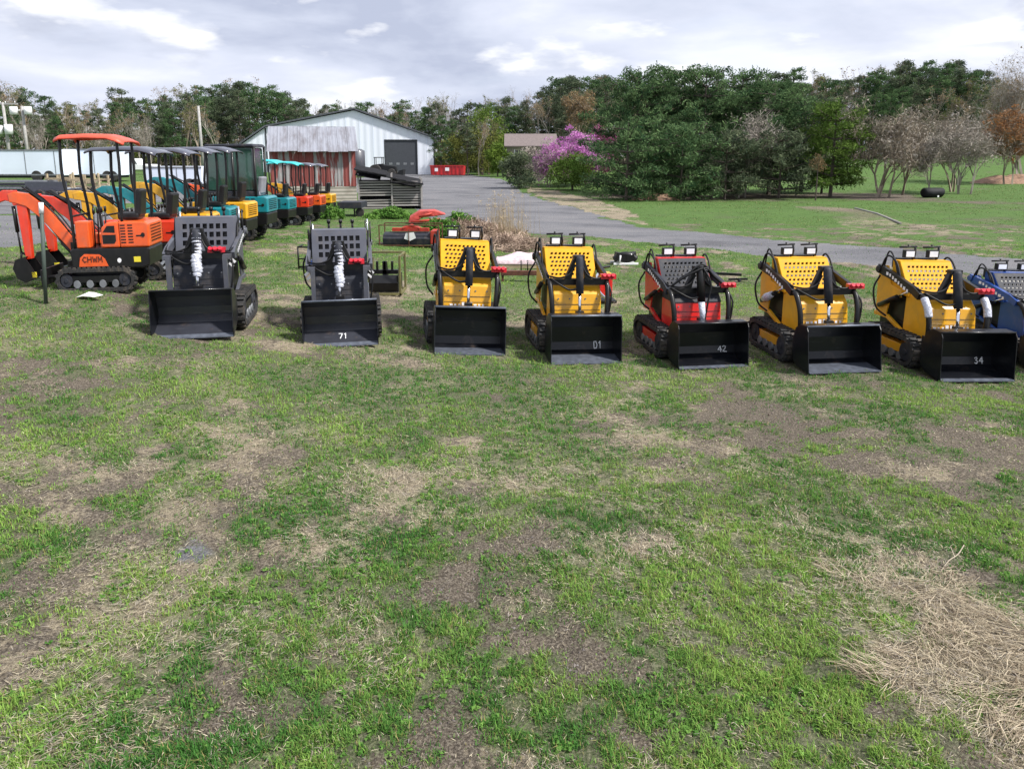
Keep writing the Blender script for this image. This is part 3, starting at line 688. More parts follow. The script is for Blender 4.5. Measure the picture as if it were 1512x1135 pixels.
heap('brush_pile','low scatter of cut stems at the foot of the tall brush heap','brush pile',at(745,362,20.0),2.2,1.5,.45,3500,'brush_twig',.30,.05)
for u,v,D,w,h,lab in ((650,350,21.8,1.5,.75,'green bramble clump against the left end of the brush heap'),(678,342,22.6,1.4,.9,'taller green bramble clump on the brush heap'),
                  (578,312,29,1.8,.5,'green weed clump at the foot of the slatted crib')):
    heap('bramble_bush',lab,'bush',at(u,v,D),w,1.0,h,2600,'weed',.12,.5)
# pink plastic wrapped stack with rusty rake below
g = at(770,378,16.8); r = thing('wrapped_pallet','pallet load under crumpled pinkish white plastic between two yellow loaders','pallet',g,R(-4)); r.scale = (1,1,.72)
me = MB(); nx,ny = 14,9
hf = lambda x,y: .30+.10*math.sin(3*x+1)+.12*x*-.4+.05*math.sin(9*x+5*y)+.04*math.sin(13*y-4*x)
vs = [(x,y,hf(x,y)) for y in np.linspace(0,.8,ny) for x in np.linspace(-.62,.62,nx)]
fs = [(j*nx+i,j*nx+i+1,(j+1)*nx+i+1,(j+1)*nx+i) for j in range(ny-1) for i in range(nx-1)]
b0 = len(vs); ring = [i for i in range(nx)]+[j*nx+nx-1 for j in range(1,ny)]+[(ny-1)*nx+i for i in range(nx-2,-1,-1)]+[j*nx for j in range(ny-2,0,-1)]
for k in ring: vs.append((vs[k][0]*1.04,vs[k][1]*1.03-.01,.14))
nr = len(ring)
for k in range(nr): fs.append((ring[k],b0+k,b0+(k+1)%nr,ring[(k+1)%nr]))
me.add(vs,fs,True); me.build('plastic_sheet','plastic_pink',r,bevel=0)
MB().bb(-.66,.66,0,.8,.09,.13).bb(-.66,.66,0,.08,0,.09).bb(-.66,.66,.72,.8,0,.09).build('pallet','wood_tan',r)
g = at(775,389,15.2); r = thing('landscape_rake','rusty steel bar on legs with upright prongs, before the pink plastic','implement',g,0)
MB().bb(-.52,.50,-.05,.05,.14,.24).build('bar','rust',r)
for x in (-.5,.44): MB().bb(x,x+.05,-.03,.03,0,.14).build('leg','rust',r)
for x in (-.08,.06,.36): MB().tube([(x,0,.24),(x,.02,.46)],.012,6).build('prong','black',r,bevel=0)
# red & yellow engine unit between loaders 4 and 5
g = at(896,396,13.4); r = thing('power_unit','red boxed engine with yellow cap and silver hose, right behind yellow loader D1','engine',g,R(6))
MB().bb(-.13,.12,0,.26,.12,.50).build('tank','red',r,bevel=.02); MB().bb(-.12,.11,.02,.24,.50,.57).build('cap','yellow',r,bevel=.02)
MB().curve([(-.14,.0,.6),(-.22,-.05,.45),(-.16,-.08,.25),(-.05,-.1,.12)],.03,8).build('hose','chrome',r,bevel=0)
MB().bb(-.2,.2,-.05,.3,0,.05).tube([(-.15,.1,.05),(-.15,.1,.62)],.02,6).tube([(-.25,.1,.64),(.1,.15,.68)],.025,6).build('stand','black',r)
g = at(925,377,17.5); r = thing('auger_drive','black hydraulic attachment lying on a white frame between D1 and the red loader','implement',g,R(5))
q = MB().bb(-.32,.30,-.03,.0,.0,.05).bb(-.32,.30,.35,.38,0,.05); q.build('frame','white',r)
MB().curve([(-.28,.1,.12),(-.1,.12,.22),(.1,.1,.22),(.27,.1,.12)],.08,10).box((-.1,.15,.17),(.30,.25,.20),(0,.2,0)).box((.12,.12,.15),(.2,.2,.16),(0,-.3,0)).tube([(-.1,.2,.2),(.28,.2,.24)],.07,10).build('motor','black',r,bevel=0)
MB().tube([(-.18,-.05,.05),(-.16,-.05,.24)],.02,6).build('pin','white',r,bevel=0)
g = at(1068,390,15.5); r = thing('trencher_bar','black trencher boom lying on the grass behind the red loader','implement',g,R(-4)); r.scale=(.62,.62,.62)
MB().bb(-.7,-.3,-.1,.2,.05,.30).build('head','black',r,bevel=.02)
MB().box((.1,.05,.26),(1.1,.08,.09),(0,.03,-.1)).box((.55,.05,.08),(.7,.06,.07),(0,.0,.2)).build('boom','black',r)
MB().tube([(-.5,.05,.05),(-.5,.05,.0)],.1,8).tube([(.6,.05,0),(.6,.05,.08)],.06,8).build('foot','dark_grey',r)
# post by the orange excavator
g = at(66,432,9.9); r = thing('marker_post','thin green steel post with white top in front of the orange excavator','post',g,0,ry=R(4))
MB().tube([(0,0,0),(0,0,1.25)],.027,6).build('shaft','post_green',r,bevel=0); MB().tube([(0,0,1.25),(0,0,1.40)],.030,8).build('cap','white',r,bevel=0)
o = MB().add([(-.16,-.06,0),(-.03,-.1,.03),(.12,-.07,.01),(.19,.03,.02),(.03,.08,.05),(-.12,.06,.02),(0,0,.07)],[(0,1,6),(1,2,6),(2,3,6),(3,4,6),(4,5,6),(5,0,6)]).build('paper_scrap','white',bevel=0)
o.location = at(132,441)+Vector((0,0,.03)); tag(o,'crumpled pale scrap of plastic on the grass in front of the orange excavator','litter')
# sticks in the foreground straw
for k,(u,v,l,a,lab) in enumerate(((1405,835,.30,.6,'bleached dry stalk sticking up at the edge of the straw patch'),)):
    g = ghit(u,v); o = MB().curve([(-l/2,0,.01),(-l*.1,.01,.04),(l*.2,-.005,.065),(l/2,.0,.10)],.0035,5).tube([(l*.1,0,.055),(l*.25,.05,.09)],.0025,4).build('dry_stalk','stick_pale',bevel=0); o.location = g; o.rotation_euler = (0,0,a); tag(o,lab,'stalk')

# ------------------------------------------------------------ buildings
# big pale warehouse, gable towards the drive
D = 98
def wp(u, v, DD=D): return P(u,v,DD)
pL, pR = wp(362,262), wp(641,262)
g0 = tz(pR.x,pR.y)-.3
wr = thing('metal_warehouse','big pale blue metal warehouse with dark roller door and wide gable','building',(pL.x,pL.y,g0),R(8))
W = pR.x-pL.x
zz = lambda v: P(0,v,D).z-g0; xx = lambda u: P(u,0,D).x*1.0-pL.x
def wx(u): return (u-362)/279*W
y0_ = 0
dx0,dx1,dzt = wx(567),wx(614),zz(207)
pts_out = [(0,0),(0,zz(212)),(wx(395),zz(189)),(wx(523),zz(163)),(W,zz(204)),(W,0)]
mb = MB()
def wallpiece(poly): mb.prism(poly,0,.2,'y')
def roofz(x):
    pp = pts_out[1:5]
    for a,b in zip(pp[:-1],pp[1:]):
        if a[0] <= x <= b[0]: return a[1]+(b[1]-a[1])*(x-a[0])/(b[0]-a[0])
wallpiece([(0,0),(0,zz(212)),(wx(395),zz(189)),(wx(523),zz(163)),(dx0,roofz(dx0)),(dx0,0)])
wallpiece([(dx0,dzt),(dx0,roofz(dx0)),(dx1,roofz(dx1)),(dx1,dzt)])
wallpiece([(dx1,0),(dx1,roofz(dx1)),(W,zz(204)),(W,0)])
mb.bb(W-.2,W,.2,34,0,zz(204)); mb.bb(0,.2,.2,34,0,zz(212)); mb.bb(0,W,33.8,34,0,zz(212)-.5)
mb.build('wall','warehouse_wall',wr,bevel=0)
rf = MB(); pr = [(-.4,zz(213.5)),(wx(395),zz(188)),(wx(523),zz(161.5)),(W+.4,zz(205))]
for a,b in zip(pr[:-1],pr[1:]): rf.prism([a,b,(b[0],b[1]+.22),(a[0],a[1]+.22)],-.45,34.3,'y')
rf.build('roof','warehouse_roof',wr,bevel=0)
MB().bb(dx0+.02,dx1-.02,.10,.16,0,dzt-.02).build('roller_door','door_dark',wr,bevel=0)
q = MB(); 
for k in range(4): q.bb(dx0+.5+k*1.0,dx0+.95+k*1.0,.085,.098,1.7,2.0)
q.build('door_window','steel_grey',wr,bevel=0)
q = MB().bb(dx0-.12,dx0,-.03,.1,0,dzt+.12).bb(dx1,dx1+.12,-.03,.1,0,dzt+.12).bb(dx0,dx1,-.03,.1,dzt,dzt+.12).bb(wx(395)-.1,wx(395)+.1,-.06,-.002,0,zz(190)).bb(W-.14,W+.03,-.03,-.002,0,zz(205))
q.build('trim','trim_dark',wr,bevel=0)
x = .9
while x < W-.3:
    if not (dx0-.2 < x < dx1+.2): MB().bb(x-.035,x+.035,-.018,-.002,.25,roofz(x)-.12).build('panel_seam','trailer_white',wr,bevel=0)
    x += 1.85
MB().bb(.02,dx0-.13,-.022,-.002,0,.24).build('base_trim','steel_grey',wr,bevel=0); MB().bb(dx1+.13,W-.15,-.022,-.002,0,.24).build('base_trim','steel_grey',wr,bevel=0)
# grey equipment and dark tractor before the warehouse
g = at(568,262,88); r = thing('farm_tractor','dark tractor parked before the left edge of the roller door','tractor',g,0)
for x,y,rr,w_ in ((-1.1,-.2,.75,.5),(-1.1,1.4,.75,.5),(.9,-.2,.5,.35),(.9,1.4,.5,.35)):
    MB().tube([(x,y-w_/2,rr),(x,y+w_/2,rr)],rr,18).build('wheel','rubber',r,bevel=.05)
MB().prism([(-1.4,.7),(-1.3,1.5),(-.3,1.6),(0,1.45),(1.4,1.3),(1.5,.7)],.2,1.0,'y').build('hood','tractor_dark',r,bevel=.1)
q = MB()
for x,y in ((-1.2,.1),(-1.2,1.1),(-.3,.1),(-.3,1.1)): q.tube([(x,y,1.4),(x,y,2.3)],.05,6)
q.bb(-1.3,-.2,0,1.2,2.3,2.4); q.build('canopy','tractor_dark',r)
q = MB().prism([(1.5,.3),(2.3,.2),(2.4,.9),(1.9,.8)],-.3,1.4,'y').build('loader_bucket','tractor_dark',r)
g = at(529,268,86); r = thing('storage_tank','grey upright tank between barn and warehouse wall','tank',g,0)
MB().tube([(0,0,.3),(0,0,3.1),(0,0,3.3)],[.9,.9,.5],20).build('shell','grey_paint',r,bevel=0); q = MB()
for a in (45,135,225,315): q.tube([(.7*math.cos(R(a)),.7*math.sin(R(a)),0),(.7*math.cos(R(a)),.7*math.sin(R(a)),.4)],.06,6)
q.build('leg','grey_paint',r,bevel=0)
# dumpster
g = at(660,262,88); r = thing('roll_off_dumpster','low open red dumpster at the far end of the gravel lot','dumpster',g,R(-4))
q = MB(); q.prism([(-2.0,.25),(-2.1,1.35),(2.1,1.35),(2.0,.25)],0,.08,'y').prism([(-2.0,.25),(-2.1,1.35),(2.1,1.35),(2.0,.25)],1.9,1.98,'y').bb(-2.02,-1.94,.08,1.9,.25,1.34).bb(1.94,2.02,.08,1.9,.25,1.34).bb(-1.94,1.94,.08,1.9,.25,.33)
q.build('body','dumpster_red',r)
q = MB()
for k in range(8): q.bb(-1.8+k*.5,-1.7+k*.5,-.07,-.002,.3,1.34)
q.bb(-2.14,2.14,-.08,-.002,1.34,1.44); q.build('rib','dumpster_red',r)
MB().bb(-1.5,-1.1,-.085,-.075,.7,1.1).bb(-.2,.3,-.085,-.075,.75,1.15).build('placard','white',r,bevel=0)
# old barn
D2 = 40; a = P(402,305,D2); b = P(525,305,D2); g0 = tz(b.x,b.y)-.1; W2 = b.x-a.x
hz = lambda v: P(0,v,D2).z-g0
br = thing('old_barn','small old barn of rusty red corrugated sheets on a block base','barn',(a.x,a.y,g0),R(15))
q = MB().bb(0,W2,0,.2,0,hz(275)).bb(0,.2,.2,3.8,0,hz(275)).bb(W2-.2,W2,.2,3.8,0,hz(275)); q.build('block_base','block_wall',br,bevel=0)
q = MB().bb(0,W2,.02,.12,hz(275),hz(222)).bb(0,.1,.12,3.8,hz(275),hz(222)).bb(W2-.1,W2,.12,3.8,hz(275),hz(222)).prism([(.12,hz(222)),(2.1,hz(222)+1.3),(3.8,hz(222))],0,.1).prism([(.12,hz(222)),(2.1,hz(222)+1.3),(3.8,hz(222))],W2-.1,W2)
# slight depth differences between sheets
for k in range(12):
    x0 = k*W2/12; q.bb(x0+.01,x0+W2/12-.01,.0-.012*(k%3),.018,hz(275)-.05*random.random(),hz(222)-.02)
q.build('siding','barn_red',br,bevel=0)
rf = MB(); zt = hz(222)+1.35
for k in range(9):
    x0 = -.1+k*(W2+.25)/9; dzk = random.uniform(-.02,.03)
    rf.prism([(-.45-.08*random.random(),hz(224)+dzk),(2.1,zt+dzk),(2.1,zt+.03+dzk),(-.45,hz(224)+.03+dzk)],x0,x0+(W2+.25)/9-.01)
rf.prism([(2.1,zt),(4.1,hz(222)),(4.1,hz(222)+.04),(2.1,zt+.04)],-.1,W2+.15); rf.build('roof','barn_roof',br,bevel=0)
# slatted crib with collapsed dark roof
D3 = 34; a = P(530,309,D3); b = P(623,309,D3); g0 = tz(b.x,b.y)-.05; W3 = b.x-a.x; hz3 = lambda v: P(0,v,D3).z-g0
cr_ = thing('slatted_crib','weathered grey slatted crib with sagging black roof sheets beside the barn','shed',(a.x,a.y,g0),R(9))
q = MB(); top = hz3(264)
nsl = 11
for side in (0,2.0):
    for k in range(nsl):
        z = .12+k*(top-.15)/nsl
        for x0,x1 in ((0,W3*.52),(W3*.53,W3)):
            if random.random()<.06: continue
            q.box(((x0+x1)/2,side,z),(x1-x0,.03,(top/nsl)*random.uniform(.42,.68)),(0,random.uniform(-.014,.014),0))
for side in (0,W3):
    for k in range(nsl): q.bb(side-.015,side+.015,.02,1.98,.1+k*(top-.15)/nsl,.1+k*(top-.15)/nsl+.09)
q.build('slats','slat_wood',cr_,bevel=0)
for x in (.02,W3*.525,W3-.02):
    for y in (-.06,2.06): MB().bb(x-.04,x+.04,y-.04,y+.04,0,top+.25 if x<W3*.9 else top+.05).build('post','slat_wood',cr_,bevel=0)
MB().bb(.1,W3-.1,.5,1.8,0,top*.85).build('gap_shade_box','tar_felt',cr_)  # dark box added inside the crib so the gaps between slats look shaded
q = MB(); zl,zr = hz3(250),hz3(268)
for k,(x0,x1,dz_,y_) in enumerate(((-.15,W3*.45,0,-.35),(W3*.3,W3*.75,-.08,-.3),(W3*.6,W3*1.02,-.10,-.4),(-.1,W3*.35,-.25,-.25),(W3*.5,W3*.9,-.30,-.2))):
    za = zl+(zr-zl)*x0/W3+dz_; zb = zl+(zr-zl)*x1/W3+dz_
    q.add([(x0,y_,za-.05),(x1,y_,zb-.05),(x1,2.4,zb+.1),(x0,2.4,za+.1),(x0,y_,za),(x1,y_,zb),(x1,2.4,zb+.15),(x0,2.4,za+.15)],[(0,3,2,1),(4,5,6,7),(0,1,5,4),(1,2,6,5),(2,3,7,6),(3,0,4,7)])
q.build('roof','tar_felt',cr_,bevel=0)
# low flat trailer and buckets between the last excavators and crib
g = at(520,318,29.5); r = thing('low_trailer','small dark flat trailer standing before the barn base','trailer',g,0)
MB().bb(-.6,.4,0,1.2,.36,.60).build('bed','dark_grey',r); 
for x in (-.35,.1): MB().bb(x-.03,x+.03,0,.06,0,.36).build('leg','black',r)
MB().tube([(.3,.1,.18),(.3,.2,.18)],.18,12).build('wheel','rubber',r)
g = at(492,320,28); heap('weed_clump','grey green weeds beside the dark flat trailer','bush',g,.8,.6,.7,1200,'weed',.1,.4)
# house behind the redbud
g = at(780,272,86); r = thing('small_house','cream cottage with brown shingle roof partly hidden behind shrubs','house',g,0)
zt = lambda v: P(0,v,86).z-g.z
MB().bb(-2.6,3.2,0,5,0,zt(216)).build('wall','house_wall',r,bevel=0)
MB().prism([(-.5,zt(217)),(2.5,zt(199)),(5.5,zt(217)),(5.5,zt(217)+.1),(2.5,zt(199)+.15),(-.5,zt(217)+.1)],-2.9,3.5).build('roof','roof_grey_shingle',r,bevel=0)
for x in (-1.6,-.2,1.2): 
    w_ = MB().bb(x,x+.8,-.05,-.004,zt(216)-1.9,zt(216)-.5).build('window','door_dark',r,bevel=0)
    MB().bb(x-.1,x,-.07,-.004,zt(216)-2.0,zt(216)-.4).bb(x+.8,x+.9,-.07,-.004,zt(216)-2.0,zt(216)-.4).build('window_trim','white',w_,bevel=0)
# long pale trailers on the left
def box_trailer(u0,u1,vt,vb,D,label,depth=2.5):
    a = P(u0,vb,D); b = P(u1,vb,D); gz = tz((a.x+b.x)/2,a.y); w = b.x-a.x; h = P(0,vt,D).z-gz
    r = thing('box_trailer',label,'trailer',(a.x,a.y,gz),0,'pale box trailers along the left edge of the yard')
    MB().bb(0,w,0,depth,.5,h).build('box','trailer_white',r,bevel=.04)
    q = MB().bb(0,w,-.03,-.002,.5,.62).bb(0,w,-.03,-.002,h-.12,h)
    k = 0
    while k < w: q.bb(k,k+.05,-.02,-.003,.63,h-.13); k += 2.4
    q.build('rail','steel_grey',r,bevel=0)
    MB().bb(.3,w-.3,.3,depth-.3,.3,.5).build('chassis','dark_grey',r)
    for x in (w*.78,w*.88): MB().tube([(x,-.02,.45),(x,.3,.45)],.45,18).build('wheel','rubber',r,bevel=.03)
    return r
box_trailer(-90,96,221,268,58,'long pale box trailer at the left edge behind the orange excavator')
box_trailer(99,176,220,266,60,'pale box trailer seen through the posts of the orange canopy')
box_trailer(214,300,246,280,52,'lower pale box trailer seen under the grey canopies')
# steel stacks and clutter
g = at(30,300,44); r = thing('steel_stack','stack of dark steel beams in front of the long pale trailer','stack',g,0); r.scale = (.9,1,.72)
for k in range(5):
    for j in range(3): MB().bb(-2.6+.2*j,2.4-.15*k,j*.5,j*.5+.35,.1+k*.26,.1+k*.26+.17).build('beam','dark_grey' if (k+j)%2 else 'steel_grey',r)
q = MB().bb(-2,-1.8,0,1.4,0,.1).bb(1.6,1.8,0,1.4,0,.1); q.build('bearer','wood_tan',r)
for u,D_,lab in ((92,46,'tan timber rack on the yard behind the orange canopy'),(128,44,'second tan timber rack, right of the one by the steel beams')):
    g = at(u,290,D_); r = thing('timber_rack',lab,'rack',g,random.uniform(-.2,.2)); 
    for x in (-.9,.0,.9):
        for y in (0,.9): MB().bb(x-.05,x+.05,y-.05,y+.05,0,1.2+random.random()*.3).build('post','wood_tan',r)
    q = MB()
    for z in (.45,1.0): q.bb(-1.0,1.0,-.09,-.052,z,z+.12).bb(-1.0,1.0,.952,.99,z,z+.12)
    q.build('rail','wood_tan',r); q = MB()
    for k in range(6): q.box((random.uniform(-.4,.4),.45+random.uniform(-.3,.3),.62+k*.07),(1.9,.12,.05),(0,random.uniform(-.05,.05),random.uniform(-.1,.1)))
    q.build('boards','stick_pale',r)
def small_trailer(u,v,D,m,lab,w=2.2):
    g = at(u,v,D); r = thing('utility_trailer',lab,'trailer',g,random.uniform(-.1,.1))
    MB().bb(-w/2,w/2,0,1.2,.45,.6).bb(-w/2,w/2,0,.05,.6,.95).build('bed',m,r)
    for x in (-.3,.3): MB().tube([(x,-.15,.27),(x,.0,.27)],.27,14).build('wheel','rubber',r)
    MB().tube([(w/2,.6,.5),(w/2+.8,.6,.4)],.05,6).build('tongue','black',r); 
small_trailer(70,296,36,'canopy_grey','low grey utility trailer behind the boom of the orange excavator')
# pick-up truck
g = at(194,262,80); r = thing('pickup_truck','white pickup truck seen under the first grey canopy','truck',g,R(4))
MB().prism([(-2.6,.5),(-2.6,1.05),(-1.4,1.15),(-.7,1.75),(.6,1.78),(.9,1.15),(2.6,1.12),(2.6,.5)],0,1.8,'y').build('body','white',r,bevel=.08)
MB().prism([(-1.2,1.18),(-.66,1.66),(.5,1.68),(.75,1.18)],-.012,-.002,'y').build('window','glass_dark',r,bevel=0)
for x in (-1.7,1.7): MB().tube([(x,-.03,.4),(x,.25,.4)],.4,16).build('wheel','rubber',r)
# poles
def pole(u, vb, vt, D, arm, label, lean=0):
    a = P(u,vb,D); gz = tz(a.x,a.y); h = P(0,vt,D).z-gz
    r = thing('utility_pole',label,'pole',(a.x,a.y,gz),0,ry=lean)
    MB().tube([(0,0,0),(0,0,h)],[.20,.14],10).build('shaft','pole_wood',r,bevel=0)
    if arm:
        MB().bb(-arm,arm*1.2,-.08,.08,h-.25,h-.08).build('cross_arm','pole_wood',r)
        for x in (-arm*.8,-.3,.3,arm): MB().tube([(x,0,h-.08),(x,0,h+.12)],.05,6).build('insulator','white',r,bevel=0)
    return r,h
r,h = pole(18,262,153,84,1.4,'utility pole with cross arm and transformer at far left',0); MB().tube([(.5,-.3,h-3.6),(.5,-.3,h-2.5)],.42,12).build('transformer','white',r,bevel=0); MB().tube([(-.6,-.3,h-3.6),(-.6,-.3,h-2.6)],.35,12).build('transformer','white',r,bevel=0)
r,h = pole(45,262,158,86,0,'utility pole carrying two pale cans, right of the transformer pole',0)
for x in (-.9,.8): MB().tube([(x,-.2,h-1.0),(x,-.2,h-.1)],.42,12).tube([(x,-.2,h-.5),(0,0,h-.5)],.05,6).build('transformer','white',r,bevel=0)
r,h = pole(301,262,158,90,0,'bare pale pole rising behind the grey canopies')
for u_,z_ in ((0,0),): pass
# wires
# concrete pipe strip, clay heap, log, bale
a = ghit(1262,308); b = ghit(1330,331); o = MB().tube([(a.x,a.y,a.z+.03),((a.x+b.x)/2+.1,(a.y+b.y)/2,tz((a.x+b.x)/2,(a.y+b.y)/2)+.04),(b.x,b.y,b.z+.03)],.035,8).build('drain_pipe','concrete',bevel=0); tag(o,'pale thin pipe lying along the bare strip in the right field','pipe')
g = at(1375,300,44); r = thing('round_bale','dark wrapped round bale lying under the bare trees','bale',g,R(8)); r.scale = (.8,.8,.72)
MB().tube([(-.78,0,.40),(-.70,0,.42),(-.2,0,.40),(.3,0,.44),(.72,0,.41),(.78,0,.38)],[.30,.41,.43,.40,.42,.33],18).build('wrap','tractor_dark',r,bevel=0)
MB().bb(.10,.22,-.48,-.44,.05,.20).build('tag','white',r,bevel=0)
def mound(name,u,v,D,w,d,h,m,lab,kind=None):
    g = at(u,v,D); n = 18; vs = []; fs = []
    for j in range(n):
        for i in range(n):
            x = (i/(n-1)-.5)*2; y = (j/(n-1)-.5)*2; rr = math.hypot(x,y)
            z = max(0,1-rr**2)*h*(.6+.8*float(vnoise(np.array(x*4+u),np.array(y*4),3)))-.05
            vs.append((x*w/2,y*d/2,z))
    for j in range(n-1):
        for i in range(n-1): fs.append((j*n+i,j*n+i+1,(j+1)*n+i+1,(j+1)*n+i))
    o = MB().add(vs,fs,False).build(name,m,bevel=0); o.location = g; return tag(o,lab,'mound',kind=kind)
mound('clay_mound',966,290,44,3.4,1.6,.5,'clay','small reddish clay mound at the foot of the big pines')
mound('clay_mound',1490,268,62,7,3,.75,'clay','long clay bank at the right edge below the orange tree')

# ------------------------------------------------------------ trees
def limb_soup(segs, n=4):
    """tapered prisms: segs = list of (p0,p1,r0,r1)"""
    a = np.array([[*s[0],*s[1],s[2],s[3]] for s in segs]); p0 = a[:,:3]; p1 = a[:,3:6]; r0 = a[:,6]; r1 = a[:,7]
    t = p1-p0; t /= np.linalg.norm(t,axis=1)[:,None]+1e-9
    ref = np.where(np.abs(t[:,2:3])<.9, [[0,0,1.]], [[1.,0,0]]); u = np.cross(t,ref); u /= np.linalg.norm(u,axis=1)[:,None]; w = np.cross(u,t)
    out = []
    for j in range(n):
        a0 = 2*math.pi*j/n; a1 = 2*math.pi*(j+1)/n
        d0 = u*math.cos(a0)+w*math.sin(a0); d1 = u*math.cos(a1)+w*math.sin(a1)
        A = p0+d0*r0[:,None]; B = p0+d1*r0[:,None]; C_ = p1+d1*r1[:,None]; D_ = p1+d0*r1[:,None]
        out += [np.stack([A,B,C_],1), np.stack([A,C_,D_],1)]
    return np.concatenate(out)
def add_limbs(root, segs, m, name, n=5):
    v = limb_soup(segs,n); t = rng.random(len(v)); return soup(name,v,m,root,tint=t)
def pine_mesh(root, h, w, m, bare=.12, dens=1.0, leaf=.25, irregular=.25):
    """white pine: whorls of near level limbs, each carrying needle clumps"""
    segs = [((0,0,0),(0,0,h*.5),h*.022,h*.014),((0,0,h*.5),(0,0,h*.97),h*.014,.02)]
    cen = []; rad = []
    nw = int(h*1.6); 
    for k in range(nw):
        z = h*(bare+(1-bare)*k/nw); f = (z/h-bare)/(1-bare)
        prof = math.sqrt(max(.03,1-max(0,f-.28)**2/.53))*(.84+.16*min(1,f*4)); L_ = w/2*prof
        nb = random.randint(5,8)
        for j in range(nb):
            a = random.uniform(0,2*math.pi); l = L_*random.uniform(1-irregular*1.5,1+irregular*.35); 
            if random.random()<.10: l *= .5
            dz = l*random.uniform(.0,.25+.25*f); p0 = Vector((0,0,z)); p1 = Vector((math.cos(a)*l,math.sin(a)*l,z+dz))
            segs.append((p0,p1,.05,.012))
            nc = max(2,int(l/.42))
            for c in range(nc):
                t = .30+.70*(c+.6*random.random())/nc; q = p0.lerp(p1,t); s_ = .34+.30*(1-t)+random.uniform(-.08,.12)
                cen.append((q.x+random.uniform(-.2,.2),q.y+random.uniform(-.2,.2),q.z+random.uniform(.0,.15))); rad.append((s_*1.1,s_*1.1,s_*.72))
    cen.append((0,0,h*.985)); rad.append((.3,.3,.5))
    v,t = leaves(np.array(cen),np.array(rad),int(24*dens),leaf,.30)
    soup('crown',v,m,root,tint=t); add_limbs(root,segs,'bark','trunk')
def at_tree(u, vt, D):
    p = P(u,285,D); gz = tz(p.x,p.y); return Vector((p.x,p.y,gz-.05)), P(u,vt,D).z-gz
PINES = [(938,96,125,50,'needle','tall bushy pine at the left end of the grove, beside the purple redbud'),
         (985,94,120,52,'needle','tall pine second from the redbud in the big grove'),
         (1035,92,125,50,'needle','broad tall pine near the middle of the big grove'),
         (1088,99,120,52,'needle','tall pine right of the grove middle, with a twiggy gap below'),
         (1135,118,115,50,'needle','medium pine on the right half of the big grove'),
         (1182,138,105,52,'needle_dark','darker shorter pine near the right end of the grove'),
         (1226,142,80,46,'needle_fresh','brighter green narrow tree at the right end of the grove'),
         (925,165,115,43,'needle','low wide pine with sweeping branches at the front left of the grove'),
         (1005,178,110,44,'needle','low pine in front of the grove middle, above the clay mound'),
         (1070,190,100,45,'needle_dark','low dark pine at the front of the grove beside bare trunks'),
         (1150,185,100,46,'needle_dark','low pine at the front right of the grove above the bare trunks')]
for u,vt,w,D,m,lab in PINES:
    g,h = at_tree(u,vt+4,D); h *= .96; r = thing('pine_tree',lab,'tree',g,random.uniform(0,6),'big pines beyond the gravel drive')
    pine_mesh(r,h,w/FPX*D*1.42,m,bare=.05 if u<1060 else .14,dens=1.2)
# rust coloured dead spray and small bare trunks in the grove
g,h = at_tree(1205,222,43); r = thing('dead_sapling','small sapling with rust brown foliage in front of the right grove pines','tree',g,0)
v,t = leaves(np.array([(0,0,h*.85),(.2,0,h*.7),(-.2,.1,h*.75)]),np.array([(.35,.35,.4)]*3),110,.12,.4); soup('crown',v,'leaf_rust',r,tint=t)
add_limbs(r,[((0,0,0),(0,0,h*.9),.05,.02)],'bark','trunk')
def grow(segs, tips, p, d, l, r_, depth, spread, up=.1, ratio=.72, nb=(2,4), r_end=.005):
    q = p+d*l; mid = p+d*l*.5+Vector((random.uniform(-1,1),random.uniform(-1,1),0))*l*.05
    segs.append((p,mid,r_,r_*.85)); segs.append((mid,q,r_*.85,r_*.68))
    if depth == 0: tips.append(q); return
    for k in range(random.randint(*nb)):
        v = Vector((random.gauss(0,1),random.gauss(0,1),random.gauss(0,.6))).normalized()
        nd = (d+v*spread+Vector((0,0,up))).normalized()
        grow(segs,tips,q if random.random()<.6 else mid,nd,l*ratio*random.uniform(.75,1.2),max(r_*.58,r_end),depth-1,spread,up,ratio,nb,r_end)
def bare_tree(root, h, w, m, stems=1, depth=6, bud=None, budn=6, twigs=True, spread=.55, leaf=.12):
    segs=[]; tips=[]
    for s in range(stems):
        d = Vector((random.gauss(0,.22) if stems>1 else random.gauss(0,.05),random.gauss(0,.2) if stems>1 else 0,1)).normalized()
        grow(segs,tips,Vector((random.uniform(-.3,.3)*(stems>1),random.uniform(-.3,.3)*(stems>1),0)),d,h*(.26 if stems==1 else .13),h*.012+.015,depth,spread if stems==1 else spread*1.25,.1,.72 if stems==1 else .82)
    # scale into the wanted height and width
    zs = max(t.z for t in tips); xs = np.percentile([math.hypot(t.x,t.y) for t in tips],92)
    fz = h/zs; fx = (w/2)/max(xs,.1)
    sc_ = lambda p: (p.x*fx,p.y*fx,p.z*fz)
    segs = [(sc_(a),sc_(b),ra,rb) for a,b,ra,rb in segs]
    add_limbs(root,segs,m,'trunk',3)
    T = np.array([sc_(t) for t in tips]); 
    if twigs:
        v,t = leaves(T,np.tile([.45*fx+.12,.45*fx+.12,.42],(len(T),1)),4,.60,.035); soup('twigs',v,m,root,tint=t)
    if bud:
        v,t = leaves(T,np.tile([.36,.36,.30],(len(T),1)),budn,leaf,.6); soup('crown',v,bud,root,tint=t)
